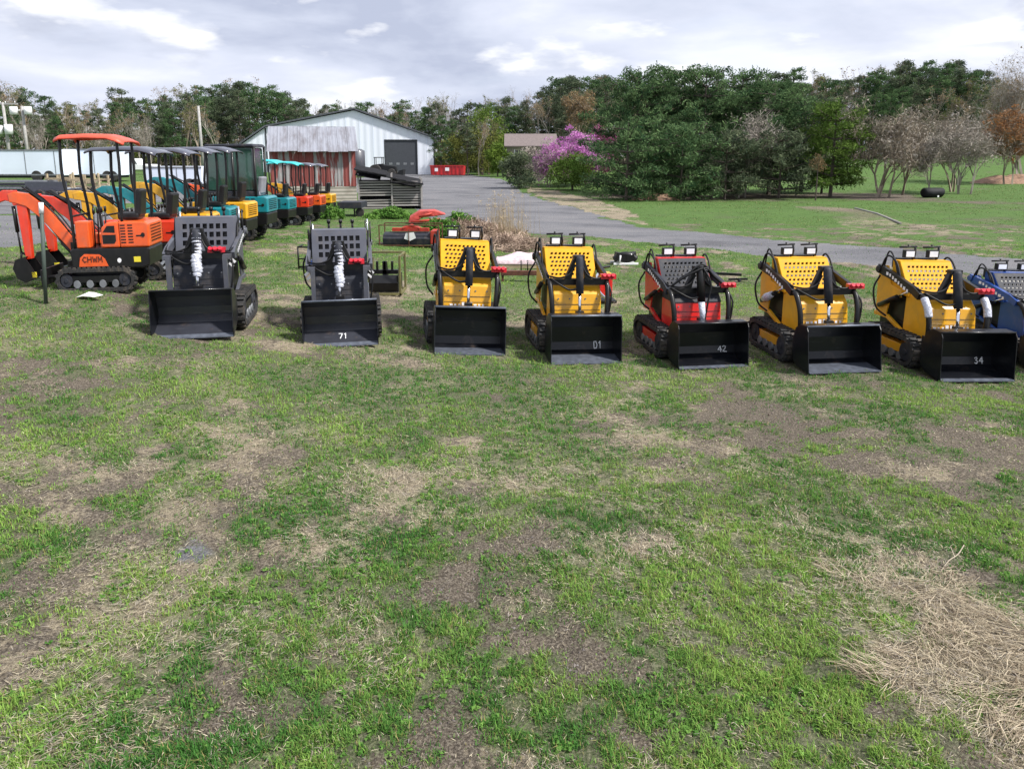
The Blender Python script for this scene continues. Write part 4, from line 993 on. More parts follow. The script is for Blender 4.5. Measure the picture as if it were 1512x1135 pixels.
BARE = [(1300,142,98,45,4,'twig_brown','grey brown bare multi-stem tree with a rounded crown in the right field'),
        (1330,150,70,47,2,'twig_brown','bare tree just right of the rounded multi-stem one'),
        (1372,200,40,44,1,'twig_grey','slim bare sapling left of the dark round bale'),
        (1400,158,80,50,3,'twig_brown','bare tree behind the dark round bale'),
        (1425,165,85,47,3,'twig_grey','spreading bare tree right of the dark round bale'),
        (1100,165,75,47,2,'twig_grey','small leafless tree glimpsed inside the pine grove')]
for u,vt,w,D,st,m,lab in BARE:
    g,h = at_tree(u,vt,D); r = thing('bare_tree',lab,'tree',g,random.uniform(0,6),'leafless trees in the right field' if u>1200 else None)
    bare_tree(r,h,w/FPX*D,m,st,5,bud='twig_grey',budn=2,leaf=.16)
g,h = at_tree(1488,158,60); r = thing('rust_tree','orange brown tree at the right edge above the clay bank','tree',g,0); bare_tree(r,h,90/FPX*60,'twig_brown',2,6,'leaf_orange',9,spread=.6,leaf=.17)
g,h = at_tree(1500,78,62); r = thing('tall_bare_tree','tall open tree with sparse leafless crown against the sky at top right','tree',g,0); bare_tree(r,h,110/FPX*62,'twig_grey',2,6,'leaf_rust',1,spread=.42,leaf=.16)
# redbud group
for u,vt,w,D,m,b,lab,n in ((850,188,85,62,'twig_grey','redbud_bloom','bright purple redbud in full bloom left of the pine grove',20),
                         (882,180,50,64,'twig_grey','redbud_dark','deeper magenta blossom tree between redbud and pine grove',14),
                         (812,205,44,60,'twig_grey','redbud_bloom','smaller pale purple blossom tree left of the bright redbud',3)):
    g,h = at_tree(u,vt,D); r = thing('redbud_tree',lab,'tree',g,0,'blossoming trees left of the grove'); bare_tree(r,h,w/FPX*D,m,3,5,b,n,spread=.7,leaf=.17)
g,h = at_tree(838,137,78); r = thing('rust_tree','rust coloured budding tree rising behind the purple redbud','tree',g,0); bare_tree(r,h,75/FPX*78,'twig_brown',1,6,'leaf_rust',10,spread=.6,leaf=.2)
def leafy(root, h, w, m, n=40, per=70, leaf=.16, zlo=.15):
    th = rng.random(n)*6.28; zz_ = zlo+(1-zlo)*rng.random(n)**.8; pr_ = np.sin(np.pi*np.clip((zz_-zlo)/(1-zlo)*.85+.12,0,1))**.6
    rr = w/2*pr_*rng.random(n)**.5*.85
    cen = np.c_[np.cos(th)*rr,np.sin(th)*rr,zz_*h*.93]
    s_ = (.16+.14*rng.random(n))*w; rad = np.c_[s_,s_,s_*.7]
    v,t = leaves(cen,rad,per,leaf,.55); soup('crown',v,m,root,tint=t)
    segs = [((0,0,0),(0,0,h*.5),w*.03,w*.02)]+[((0,0,h*(.15+.3*random.random())),tuple(c),w*.012,.01) for c in cen[::3]]
    add_limbs(root,segs,'bark','trunk')
for u,vt,w,D,m,lab in ((845,226,62,56,'needle_fresh','rounded green shrub below the purple redbud'),
                     (766,226,56,58,'needle_dark','dark rounded shrub on its own thin trunk by the end of the drive'),
                     (712,192,72,97,'leaf_olive','big olive green bush right of the warehouse beyond the lot'),
                     (672,200,55,100,'leaf_olive','yellow green bush just behind the red dumpster'),
                     (735,212,38,86,'leaf_spring','spring green bush left of the small cottage'),
                     (722,158,70,100,'leaf_spring','fresh green tree rising above the olive bush'),
                     (784,222,62,66,'twig_grey','grey shrub in front of the small cottage'),
                     (1213,190,60,50,'needle_fresh','young green tree against the right side of the grove')):
    g,h = at_tree(u,vt,D); r = thing('leafy_shrub',lab,'shrub',g,0); leafy(r,h,w/FPX*D*1.05,m,n=34,per=130,leaf=.17 if D<70 else .24)

# forest behind: prototypes copied along the skyline
def proto_pine(k):
    r = thing('forest_pine','','tree',(0,-400,0)); h = 14; segs = [((0,0,0),(random.uniform(-.4,.4),0,h),.2,.05)]; cen=[]; rad=[]
    lo = (.30,.12,.42,.2)[k%4]
    for j in range(62):
        z = h*(lo+(1-lo)*random.random()**.85); l = (3.1-1.9*((z/h-lo)/(1-lo))**2)*random.uniform(.25,1); a = random.uniform(0,6.28)
        q = (math.cos(a)*l,math.sin(a)*l,z+l*.2); segs.append(((0,0,z),q,.06,.02)); s_ = random.uniform(.55,1.05); cen.append(q); rad.append((s_,s_,s_*.55))
    cen.append((0,0,h-.2)); rad.append((.5,.5,.6))
    v,t = leaves(np.array(cen),np.array(rad),75,.32,.35); soup('crown',v,('needle_dark','needle','needle_dark','needle')[k%4],r,tint=t); add_limbs(r,segs,'bark','trunk',4); return r
def proto_bare(k):
    r = thing('forest_hardwood','','tree',(0,-400,0)); bare_tree(r,14,(7,6,8)[k],('twig_grey','twig_brown','twig_grey')[k],1,5,(None,'leaf_olive','leaf_rust')[k],4,spread=.5,leaf=.22); return r
pp = [proto_pine(k) for k in range(4)]; pb = [proto_bare(k) for k in range(3)]
sky_u = [-60,0,20,60,90,140,190,230,280,330,400,440,470,500,560,600,640,660,720,760,800,830,870,900,960,1100,1165,1200,1240,1290,1340,1400,1450,1480,1560]
sky_v = [130,125,122,140,148,158,134,150,130,128,120,140,160,156,152,152,150,143,150,146,130,118,110,116,120,118,106,120,112,98,96,99,112,128,135]
LABP = ['dark pine in the long tree line behind the yard, narrow crown','bushy pine in the long tree line behind the yard','high-crowned pine with bare lower trunk in the tree line behind the yard','rounded pine in the tree line behind the yard']
LABB = ['grey leafless tree in the long tree line behind the yard','olive budding hardwood in the tree line behind the yard','rust tinged budding hardwood in the tree line behind the yard']
first = set()
def place_forest(i, u, vt, D, pine):
    k = random.randrange(4 if pine else 3); src = (pp if pine else pb)[k]; key = (pine,k)
    p = P(u,240,D); gz = tz(p.x,p.y); h = P(u,vt,D).z-gz
    o = src if key not in first else copy_tree(src); first.add(key)
    s_ = h/14; wxy = max(.55,min(1.3,s_*random.uniform(.85,1.15)))
    o.location = (p.x,p.y,gz-.1); o.scale = (wxy,wxy,s_); o.rotation_euler = (0,0,random.uniform(0,6.28))
    o['label'] = LABP[k] if pine else LABB[k]; o['category'] = 'tree'; o['group'] = 'pines of the far tree line' if pine else 'hardwoods of the far tree line'
i = 0
for layer,(du,D0,dv) in enumerate(((12,122,0),(14,108,8),(19,98,26))):
    u = -70.0
    while u < 1575:
        v = float(np.interp(u,sky_u,sky_v)); right = u > 1150
        dens_p = .62 if (170<u<480 or u>780 or 40<u<95) else .35
        pine = random.random() < (dens_p if layer<2 else .35)
        vt = v+dv+random.uniform(-3,12)-(6 if not pine else 0)
        D_ = D0*(.95+.1*random.random())
        skip = layer==2 and (330<u<650 or 735<u<815)
        if layer==2 and u>1240: vt += 10
        if not skip: place_forest(i,u,vt,D_,pine)
        i += 1; u += du*random.uniform(.75,1.3)
# undergrowth below the tree line: one uncountable mass
cx_ = []
for k in range(1500):
    u = random.uniform(-90,1590); D_ = random.uniform(112,132); p = P(u,245,D_); 
    if 660<u<760: D_ += 4
    cx_.append((p.x,p.y,tz(p.x,p.y)+random.random()**1.3*5.5))
v,t = leaves(np.array(cx_),np.tile([1.5,1.2,1.3],(len(cx_),1)),55,.55,.3)
o = soup('undergrowth',v,'twig_brown',tint=t*.6); tag(o,'brown tangled undergrowth below the far tree line','undergrowth',kind='stuff')
cx_ = [(lambda p:(p.x,p.y,tz(p.x,p.y)+random.random()*3.2))(P(random.uniform(-90,760),250,random.uniform(104,116))) for k in range(260)]
v,t = leaves(np.array(cx_),np.tile([1.3,1.2,1.1],(len(cx_),1)),50,.4,.5)
o = soup('undergrowth',v,'leaf_olive',tint=t*.5); tag(o,'olive green scrub along the foot of the left tree line','undergrowth',kind='stuff')
# tall dry reeds by the drive
bx = []; 
for k in range(260):
    p = P(random.gauss(742,15),345,random.gauss(22.5,.5)); bx.append((p.x,p.y,tz(p.x,p.y)))
bx = np.array(bx); n = len(bx); hh = rng.uniform(.5,1.55,n); a = rng.random(n)*6.28; le = rng.normal(0,.12,n)
tip = bx+np.c_[np.cos(a)*le,np.sin(a)*le,hh]; w_ = np.c_[np.full(n,.006),np.zeros(n),np.zeros(n)]
v = np.stack([bx-w_,bx+w_,tip],1); hv,ht = leaves(tip[::3]-[0,0,.1],np.tile([.04,.04,.14],(len(tip[::3]),1)),5,.10,.15)
o = soup('tall_reeds',np.concatenate([v,hv]),'reed',tint=np.concatenate([rng.random(n),ht])); tag(o,'stand of tall pale dry reeds at the edge of the gravel drive','reeds',kind='stuff')

# ------------------------------------------------------------ ground cover masks (world positions)
def gpatch(lst):
    out = []
    for u,v,ru,rv,a in lst:
        p = ghit(u,v); D = p.y*CP-(p.z-H)*SP; q = ghit(u,max(v-rv,250)); out.append((p.x,p.y,ru*D/FPX,max(.15,(q.y-p.y)*.85),a))
    return out
GREEN = gpatch([(480,630,110,28,.75),(620,612,170,32,.5),(200,600,130,30,.5),(130,500,150,35,.45),(340,560,90,20,.4),(780,640,110,34,.5),(880,690,70,22,.3),
  (830,850,50,55,.55),(930,830,110,30,.35),(1140,760,70,24,.55),(1190,850,75,65,.8),(1330,730,110,26,.55),(1430,800,110,32,.7),(1030,900,140,26,.2),(60,1060,130,40,.6),
  (470,1080,90,32,.8),(40,800,90,40,.5),(200,820,120,30,.25),(950,870,100,36,.4),(1310,620,60,18,.4),(1220,590,50,10,.35),(1430,600,110,22,.45),(800,1080,60,70,.4),
  (1000,1060,120,60,.35),(1150,1000,90,50,.35),(1170,690,40,14,.4),(570,730,70,14,.25),(660,790,80,22,.2),(60,980,70,30,.3),(900,600,100,14,.3),(1250,660,80,14,.3),(690,385,60,12,.6),(640,372,60,12,.7)])
DRY = gpatch([(430,515,170,9,.5),(560,515,120,8,.6),(340,640,110,16,.45),(580,700,130,16,.55),(200,700,120,18,.3),(660,760,130,20,.35),(1000,640,60,20,.4),(1090,580,70,12,.3),(1370,700,90,16,.4),
  (1420,900,90,60,1.1),(1400,980,110,70,1.2),(1490,960,60,110,1.2),(1280,860,70,34,.8),(1250,800,60,26,.5),(1330,1000,60,40,.8),(1480,1090,60,50,.7),(170,760,130,22,.4),(300,950,90,24,.3),(600,425,60,20,.5),(900,430,70,20,.5),(780,470,80,20,.3),(380,440,80,20,.45),(1000,500,60,20,.2),
  (1370,1060,40,40,.4),(860,375,200,12,.3)])
DIRT = gpatch([(1120,600,60,26,.9),(1160,640,60,26,.9),(1220,690,60,16,.8),(850,635,60,12,.5),(700,860,140,30,.75),(800,810,80,22,.5),(620,880,110,22,.6),(660,1050,60,80,.85),(940,770,90,22,.6),(1060,720,90,16,.45),
  (950,1090,110,36,.6),(900,990,90,28,.55),(240,1000,100,30,.45),(120,960,90,24,.3),(330,1060,70,26,.5),(1260,740,90,18,.5),(480,870,80,20,.4),(1050,860,80,18,.5),(1130,950,80,24,.45),(1400,640,80,18,.4),(1030,620,40,10,.4)])
GRAVP = gpatch([(300,805,44,34,.42),(270,830,36,20,.25),(170,870,30,12,.2)])
def inside(poly, x, y):
    r_ = np.zeros(x.shape,bool); n = len(poly)
    for i in range(n):
        x0,y0 = poly[i]; x1,y1 = poly[(i+1)%n]
        if y0 == y1: continue
        c = ((y0>y)!=(y1>y)) & (x < (x1-x0)*(y-y0)/(y1-y0)+x0); r_ ^= c
    return r_
def wpoly(px): return [(lambda p:(p.x,p.y))(ghit(u,v)) for u,v in px]
ROAD = wpoly([(470,268),(600,257),(690,257),(745,266),(775,285),(830,303),(900,323),(960,337),(1100,349),(1240,362),(1380,373),(1512,384),(1700,396),(1700,440),(1512,413),(1440,405),(1300,396),(1200,386),(1050,368),(960,358),(860,349),(790,344),(720,336),(640,326),(600,300),(530,285)])
PAD = wpoly([(-400,322),(100,318),(250,300),(330,300),(200,345),(60,362),(0,368),(-300,380)])
YARD = wpoly([(-400,300),(0,285),(200,275),(380,272),(390,290),(200,300),(0,318),(-400,330)])
STRIP = wpoly([(1170,304),(1250,306),(1330,326),(1440,345),(1330,346),(1250,334)])
MULCH = gpatch([(1300,292,60,7,1.),(1400,296,70,6,.6),(1080,291,220,5,.8),(960,290,50,4,.6)])
VERGE = wpoly([(770,275),(800,278),(870,292),(930,312),(965,333),(880,318),(820,300)])
def blob(lst, x, y, wob):
    t = 0
    for px,py,rx_,ry_,a in lst: t = t+a*np.exp(-1.1*(((x-px)/rx_)**2+((y-py)/ry_)**2)*wob)
    return t
def masks(x, y):
    n1 = fbm(x,y,1.3,5,11); n2 = fbm(x,y,.45,4,23); n3 = fbm(x,y,3.2,4,31); n4 = fbm(x,y,.16,3,41)
    wob = .55+.9*n2
    n5 = fbm(x,y,.33,4,43)
    g = .76+(n1-.5)*1.1+(n2-.5)*1.3+(n3-.5)*.4+(n4-.5)*1.3+(n5-.5)*1.0+.55*blob(GREEN,x,y,wob)-.40*blob(DRY,x,y,wob)-.6*blob(DIRT,x,y,wob)
    d = .0+(fbm(x,y,.9,5,61)-.5)*1.6+(fbm(x,y,.3,3,67)-.5)*1.6+.95*blob(DIRT,x,y,wob)-.6*blob(GREEN,x,y,wob)-.5*blob(DRY,x,y,wob)
    s = .19+(fbm(x,y,1.1,5,71)-.5)*1.2+(fbm(x,y,.3,3,73)-.5)*1.3+blob(DRY,x,y,wob)-.5*blob(DIRT,x,y,wob)
    far = np.clip((y-24)/6,0,1)
    g = g*(1-far)+far*(.95+(n3-.5)*1.0+(n1-.5)*.9); d = d*(1-far)
    jx = x+(n2-.5)*.5+(n1-.5)*.8; jy = y+(n4-.5)*.3+(n1-.5)*.9*np.clip(y/20,.4,2)
    r_ = np.zeros_like(x)
    for pl in (ROAD,PAD,YARD): r_ = np.maximum(r_, inside(pl,jx,jy).astype(float))
    r_ = np.maximum(r_, np.clip(blob(GRAVP,x,y,wob)*1.4*(.2+1.6*(n4-.1)),0,.6))
    b_ = inside(STRIP,jx,jy).astype(float)*.8; vg = inside(VERGE,jx,jy).astype(float)
    mu = np.clip(blob(MULCH,x,y,wob),0,1)
    g = g-b_*.6*(.1+n1*1.3)-mu*1.0-vg*1.1*n2; d = d+mu*1.0; s = s*(1-.8*far)+vg*(.1+.8*n2)+b_*(.0+.6*n1)
    return np.clip(g,0,1),np.clip(d,0,1),np.clip(s,0,1),np.clip(r_,0,1)
# one sheet: a fan that is fine near the camera and reaches the horizon
ys = [-9.0]
while ys[-1] < 1500:
    y = ys[-1]; ys.append(y+ (.5 if y < 1 else max(.022, .0062*y if y < 30 else .02*y)))
ys = np.array(ys); nxs = 560
sx = np.linspace(-1,1,nxs); sx = np.sign(sx)*(.72*np.abs(sx)+.28*np.abs(sx)**5)
XX = sx[None,:]*(np.maximum(ys,0)[:,None]*1.25+5); YY = np.repeat(ys[:,None],nxs,1)
ZZ = terrain(XX,YY)
g_,d_,s_,r_ = masks(XX.ravel(),YY.ravel())
near = np.clip((26-YY)/14,0,1)
rough_ = (fbm(XX,YY,.5,3,5)-.5)*.05+(fbm(XX,YY,.13,3,6)-.5)*.035
ZZ = ZZ + rough_*near*(1-r_.reshape(XX.shape)*.7) + (fbm(XX,YY,3,3,9)-.5)*.06*np.clip(YY/10,0,1)
# keep bare machine tracks slightly pressed in
nv = XX.size; nr,nc = XX.shape
me = bpy.data.meshes.new('ground'); me.vertices.add(nv)
me.vertices.foreach_set('co', np.stack([XX,YY,ZZ],-1).astype(np.float32).ravel())
ii = (np.arange(nr-1)[:,None]*nc+np.arange(nc-1)[None,:]).ravel(); q = np.stack([ii,ii+1,ii+nc+1,ii+nc],1).astype(np.int32)
me.loops.add(q.size); me.loops.foreach_set('vertex_index',q.ravel()); me.polygons.add(len(q)); me.polygons.foreach_set('loop_start',np.arange(len(q),dtype=np.int32)*4)
me.polygons.foreach_set('use_smooth',np.ones(len(q),bool))
for nm,arr in (('green',g_),('dirt',d_),('dry',s_),('road',r_)):
    a = me.attributes.new(nm,'FLOAT','POINT'); a.data.foreach_set('value',arr.astype(np.float32))
me.update(calc_edges=True)
go = bpy.data.objects.new('ground',me); COL.objects.link(go); tag(go,'patchy grass field with bare soil, dry grass and a gravel drive','ground',kind='structure')
m = bpy.data.materials.new('ground_soil_grass'); m.use_nodes = True; me.materials.append(m)
nt = m.node_tree; N = nt.nodes; L = nt.links; b = N['Principled BSDF']; b.inputs['Roughness'].default_value = .95; b.inputs['Specular IOR Level'].default_value = .15
tc = N.new('ShaderNodeTexCoord')
def noise(scale, detail=6, rough=.6, vec=None):
    n = N.new('ShaderNodeTexNoise'); n.inputs['Scale'].default_value = scale; n.inputs['Detail'].default_value = detail; n.inputs['Roughness'].default_value = rough
    L.new(vec or tc.outputs['Object'],n.inputs['Vector']); return n.outputs['Fac']
def ramp(fac, stops):
    c = N.new('ShaderNodeValToRGB'); e = c.color_ramp.elements
    while len(e) < len(stops): e.new(.5)
    for k,(p,co) in enumerate(stops): e[k].position = p; e[k].color = (*co,1)
    L.new(fac,c.inputs['Fac']); return c.outputs['Color']
def attr(nm): a = N.new('ShaderNodeAttribute'); a.attribute_name = nm; return a.outputs['Fac']
def mix(f,a,b_):
    x = N.new('ShaderNodeMix'); x.data_type = 'RGBA'; L.new(f,x.inputs['Factor']); L.new(a,x.inputs['A']); L.new(b_,x.inputs['B']); return x.outputs['Result']
def math_(op,a,b_=None,clamp=False):
    x = N.new('ShaderNodeMath'); x.operation = op; x.use_clamp = clamp
    for k,vv in enumerate((a,b_)):
        if vv is None: continue
        if isinstance(vv,(int,float)): x.inputs[k].default_value = vv
        else: L.new(vv,x.inputs[k])
    return x.outputs[0]
nf, nm_, nl = noise(70,8,.7), noise(22,7,.7), noise(3,6,.65)
soil = ramp(nf,[(.32,(.032,.026,.020)),(.5,(.108,.090,.070)),(.66,(.29,.25,.20))])
dry = ramp(noise(95,6,.75),[(.32,(.070,.056,.038)),(.48,(.23,.19,.135)),(.66,(.50,.44,.32))])
grn = ramp(nm_,[(.30,(.045,.085,.022)),(.5,(.085,.165,.038)),(.68,(.16,.25,.06))])
grl = ramp(nl,[(.3,(.036,.076,.024)),(.7,(.085,.122,.045))])
grn = mix(math_('MULTIPLY',noise(1.1,5,.6),.9),grn,grl)
fd = math_('MULTIPLY',math_('SUBTRACT',math_('ADD',attr('dry'),math_('MULTIPLY',math_('SUBTRACT',nm_,.5),2.6)),.22),3.0,True)
fg = math_('MULTIPLY',math_('SUBTRACT',math_('ADD',attr('green'),math_('MULTIPLY',math_('SUBTRACT',nf,.5),1.6)),.42),3.0,True)
fdd = math_('MULTIPLY',attr('dirt'),1.0,True)
base = mix(fd,soil,dry); base = mix(fdd,base,soil); sep = N.new('ShaderNodeSeparateXYZ'); L.new(tc.outputs['Object'],sep.inputs[0]); farf = math_('MULTIPLY',math_('SUBTRACT',sep.outputs['Y'],9.0),.09,True); farf = math_('ADD',math_('MULTIPLY',farf,.62),.38); base = mix(math_('MULTIPLY',fg,farf),base,grn)
vor = N.new('ShaderNodeTexVoronoi'); vor.inputs['Scale'].default_value = 26; L.new(tc.outputs['Object'],vor.inputs['Vector'])
grav = ramp(nf,[(.3,(.065,.066,.074)),(.5,(.145,.146,.158)),(.7,(.27,.27,.28))])
mp = N.new('ShaderNodeMapping'); mp.inputs['Scale'].default_value = (.45,.8,1); mp.inputs['Rotation'].default_value = (0,0,.5); L.new(tc.outputs['Object'],mp.inputs['Vector'])
rut = ramp(noise(.8,7,.65,mp.outputs['Vector']),[(.36,(.72,.71,.72)),(.5,(1,1,1)),(.62,(1.18,1.15,1.12))])
x = N.new('ShaderNodeMix'); x.data_type='RGBA'; x.blend_type='MULTIPLY'; x.inputs['Factor'].default_value = 1; L.new(grav,x.inputs['A']); L.new(rut,x.inputs['B']); grav = x.outputs['Result']
fr = math_('MULTIPLY',math_('SUBTRACT',math_('ADD',attr('road'),math_('MULTIPLY',math_('SUBTRACT',nm_,.5),.9)),.35),4.0,True)
base = mix(fr,base,grav); L.new(base,b.inputs['Base Color'])
hgt = math_('ADD',math_('MULTIPLY',nf,.5),math_('MULTIPLY',nm_,1.0))
bp = N.new('ShaderNodeBump'); bp.inputs['Strength'].default_value = .9; bp.inputs['Distance'].default_value = .035; L.new(hgt,bp.inputs['Height']); L.new(bp.outputs['Normal'],b.inputs['Normal'])

# ------------------------------------------------------------ grass blades and dead stems
def ground_z(x, y):
    """height of the built sheet, by bilinear lookup in its own grid"""
    j = np.clip(np.searchsorted(ys,y)-1,0,nr-2); t = (y-ys[j])/(ys[j+1]-ys[j])
    def row(jj):
        w = np.maximum(ys[jj],0)*1.25+5; s = np.clip(x/w,-1,1); i = np.clip(np.searchsorted(sx,s)-1,0,nc-2); f = (s-sx[i])/(sx[i+1]-sx[i])
        return ZZ[jj,i]*(1-f)+ZZ[jj,i+1]*f
    return row(j)*(1-t)+row(j+1)*t
def scatter(n, y0, y1):
    y = y0*(y1/y0)**rng.random(n); x = (rng.random(n)*2-1)*(y*.86+1.3); return x,y
def clear_of_machines(x, y):
    ok = np.ones(len(x),bool)
    for s in LOADERS:
        cx,cy,_ = s['loc']; c,sn = math.cos(s['yaw']),math.sin(s['yaw']); lx = (x-cx)*c+(y-cy)*sn; ly = -(x-cx)*sn+(y-cy)*c
        ok &= ~((np.abs(lx)<.56)&(ly>-1.10)&(ly<.62))
    return ok
def quads_strip(name, base, dirv, h, lean, w, colr, m, curl=.35, lie=False):
    n = len(base); side = np.c_[-dirv[:,1],dirv[:,0],np.zeros(n)]
    up = np.array([0,0,1.0])
    mid = base+dirv*(lean*h*.42)[:,None]+up*(h*(.62-.1*lean))[:,None]; tip = base+dirv*(lean*h*(1.15))[:,None]+up*(h*np.maximum(.06,(1.0-curl*lean)))[:,None]
    if lie: 
        mid = base+dirv*(h*.5)[:,None]+up*(h*lean*.35)[:,None]; tip = base+dirv*h[:,None]+up*(h*lean*.5)[:,None]
    W_ = side*(w*.5)[:,None]
    V = np.stack([base-W_,base+W_,mid+W_*.8,mid-W_*.8,tip],1).reshape(-1,3)
    me = bpy.data.meshes.new(name); me.vertices.add(5*n); me.vertices.foreach_set('co',V.astype(np.float32).ravel())
    k = np.arange(n,dtype=np.int32)*5
    li = np.stack([k,k+1,k+2,k+3,k+3,k+2,k+4],1).ravel(); me.loops.add(7*n); me.loops.foreach_set('vertex_index',li)
    ls = np.stack([np.arange(n)*7,np.arange(n)*7+4],1).ravel().astype(np.int32); me.polygons.add(2*n); me.polygons.foreach_set('loop_start',ls)
    c4 = np.c_[colr,np.ones(n)]; a = me.attributes.new('col','FLOAT_COLOR','POINT'); a.data.foreach_set('color',np.repeat(c4,5,0).astype(np.float32).ravel())
    me.update(calc_edges=True); me.materials.append(M[m]); o = bpy.data.objects.new(name,me); COL.objects.link(o); return o
def lerp(a,b,t): return np.array(a)[None]*(1-t)[:,None]+np.array(b)[None]*t[:,None]
# green blades
x,y = scatter(1350000,2.1,21); g,d,s,r = masks(x,y)
tuft = fbm(x,y,.075,2,91); patch = fbm(x,y,.8,3,97)
pr = np.clip((g-.22)*1.5,0.06,1)*np.clip((tuft-.36)*5.0+.25,0.05,1)*(1-np.clip(r*1.5,0,.97))
k = (rng.random(len(x))<pr*.88)&clear_of_machines(x,y); x,y,g,tuft,patch,d = x[k],y[k],g[k],tuft[k],patch[k],d[k]; n = len(x)
a = rng.random(n)*6.283; dirv = np.c_[np.cos(a),np.sin(a),np.zeros(n)]
h = (.009+.018*rng.random(n)**1.5)*(.65+.85*np.clip(g,0,1))*(.75+.7*np.clip((tuft-.4)*3,0,1)); h *= 1+.02*y
h = np.where(rng.random(n)<.05,h*1.7,h)
w = (.0024+.0030*rng.random(n))*(1+.10*np.maximum(y-2,0))
hue = np.clip((patch-.5)*3.2+.42+rng.normal(0,.22,n),0,1); colr = lerp((.070,.190,.042),(.245,.385,.085),hue)*(.65+.7*rng.random(n))[:,None]
yl = rng.random(n)<.10; colr[yl] = lerp((.22,.22,.07),(.36,.30,.14),rng.random(yl.sum()))
base = np.c_[x,y,ground_z(x,y)-.002]
o = quads_strip('grass',base,dirv,h,rng.uniform(.1,1.0,n),w,colr,'blade'); tag(o,'short patchy green grass covering the foreground field','grass',kind='stuff')
print('blades',n)
# coarser tufts over the far field
x = []; y = []
y = 20*(75/20)**rng.random(170000); x = (rng.random(len(y))*2-1)*(y*.82); g,d,s,r = masks(x,y); cl = fbm(x,y,1.1,4,171)
k = (rng.random(len(x))<np.clip((g-.2)*1.2,0,1)*np.clip((cl-.42)*6,.08,1)*(1-np.clip(r*2,0,1))); x,y,cl = x[k],y[k],cl[k]; n = len(x)
a = rng.random(n)*6.283; dirv = np.c_[np.cos(a),np.sin(a),np.zeros(n)]; h = (.012+.022*rng.random(n))*(1+.012*y); w = .010*(y/20)*(1+rng.random(n)); t = np.clip(rng.random(n)*.6+(cl-.4),0,1)
colr = lerp((.065,.118,.034),(.150,.195,.065),t); yl = rng.random(n)<.15; colr[yl] = lerp((.25,.22,.11),(.42,.36,.22),rng.random(yl.sum()))
o = quads_strip('field_grass',np.c_[x,y,ground_z(x,y)-.004],dirv,h,rng.uniform(.2,1.0,n),w,colr,'blade'); tag(o,'green grass of the far field and slope','grass',kind='stuff')
# dead stems lying on the soil
x,y = scatter(620000,2.1,21); g,d,s,r = masks(x,y)
cl = fbm(x,y,.22,3,111)
pr = np.clip(.10+s*.85+(cl-.5)*1.8-.25*d,0.04,1)*(1-np.clip(r*1.4,0,.9))*(1-.45*np.clip(g-.4,0,1))
k = (rng.random(len(x))<pr*.75)&clear_of_machines(x,y); x,y,s,g,d = x[k],y[k],s[k],g[k],d[k]; n = len(x)
a = rng.normal(0,.8,n)+np.where(rng.random(n)<.5,0,math.pi)+fbm(x,y,1.2,2,131)*6; dirv = np.c_[np.cos(a),np.sin(a),np.zeros(n)]
l = (.015+.036*rng.random(n)**1.5)*(.8+.9*np.clip(s,0,1))*(1+.02*y); w = (.0018+.0016*rng.random(n))*(1+.12*np.maximum(y-2,0))
t = rng.random(n); colr = lerp((.15,.12,.08),(.62,.55,.40),t**1.3); gy = rng.random(n)<.3; colr[gy] = lerp((.14,.12,.105),(.40,.36,.31),t[gy]); pk = d>.5; colr[pk] *= .75
base = np.c_[x,y,ground_z(x,y)+.002+rng.random(n)**1.5*.022*(1+np.clip(s,0,1))]
o = quads_strip('dead_grass',base,dirv,l,rng.uniform(-.02,.45,n),w,colr,'straw',lie=True); tag(o,'dry tan grass stems lying between the green patches','dead grass',kind='stuff')
print('straw',n)
# long matted straw in the corner patch
x,y = scatter(160000,2.1,7); wob = .55+.9*fbm(x,y,.45,4,23); s = blob(DRY[9:16]+DRY[23:24],x,y,wob); cl = fbm(x,y,.3,3,141)
k = (rng.random(len(x))<np.clip((s-.35)*.9+(cl-.5)*2.6,0,.8))&(s>.22); x,y = x[k],y[k]; n = len(x)
a = fbm(x,y,.45,3,151)*9-1.0+rng.normal(0,.45,n); dirv = np.c_[np.cos(a),np.sin(a),np.zeros(n)]
l = .07+.14*rng.random(n); w = .0022+.002*rng.random(n); t = rng.random(n); colr = lerp((.13,.095,.065),(.62,.53,.39),t**1.2)
base = np.c_[x,y,ground_z(x,y)+rng.random(n)*.035]
o = quads_strip('straw_mat',base,dirv,l,rng.uniform(-.1,.6,n),w,colr,'straw',lie=True); tag(o,'matted long straw patch in the lower right of the field','straw',kind='stuff')
# broad-leaved weeds and clover among the blades
x,y = scatter(26000,2.1,10); g,d,s,r = masks(x,y); cl = fbm(x,y,.35,3,181); k = (rng.random(len(x))<np.clip((g-.3),0,1)*np.clip((cl-.47)*7,.03,1))&clear_of_machines(x,y); x,y = x[k],y[k]; n = len(x)
cen = np.c_[x,y,ground_z(x,y)+.012]; v,t = leaves(cen,np.tile([.022,.022,.010],(n,1)),9,.016,.9,.75)
o = soup('weeds',v,'weed',tint=t); tag(o,'small broad-leaved weeds scattered through the near grass','weeds',kind='stuff')
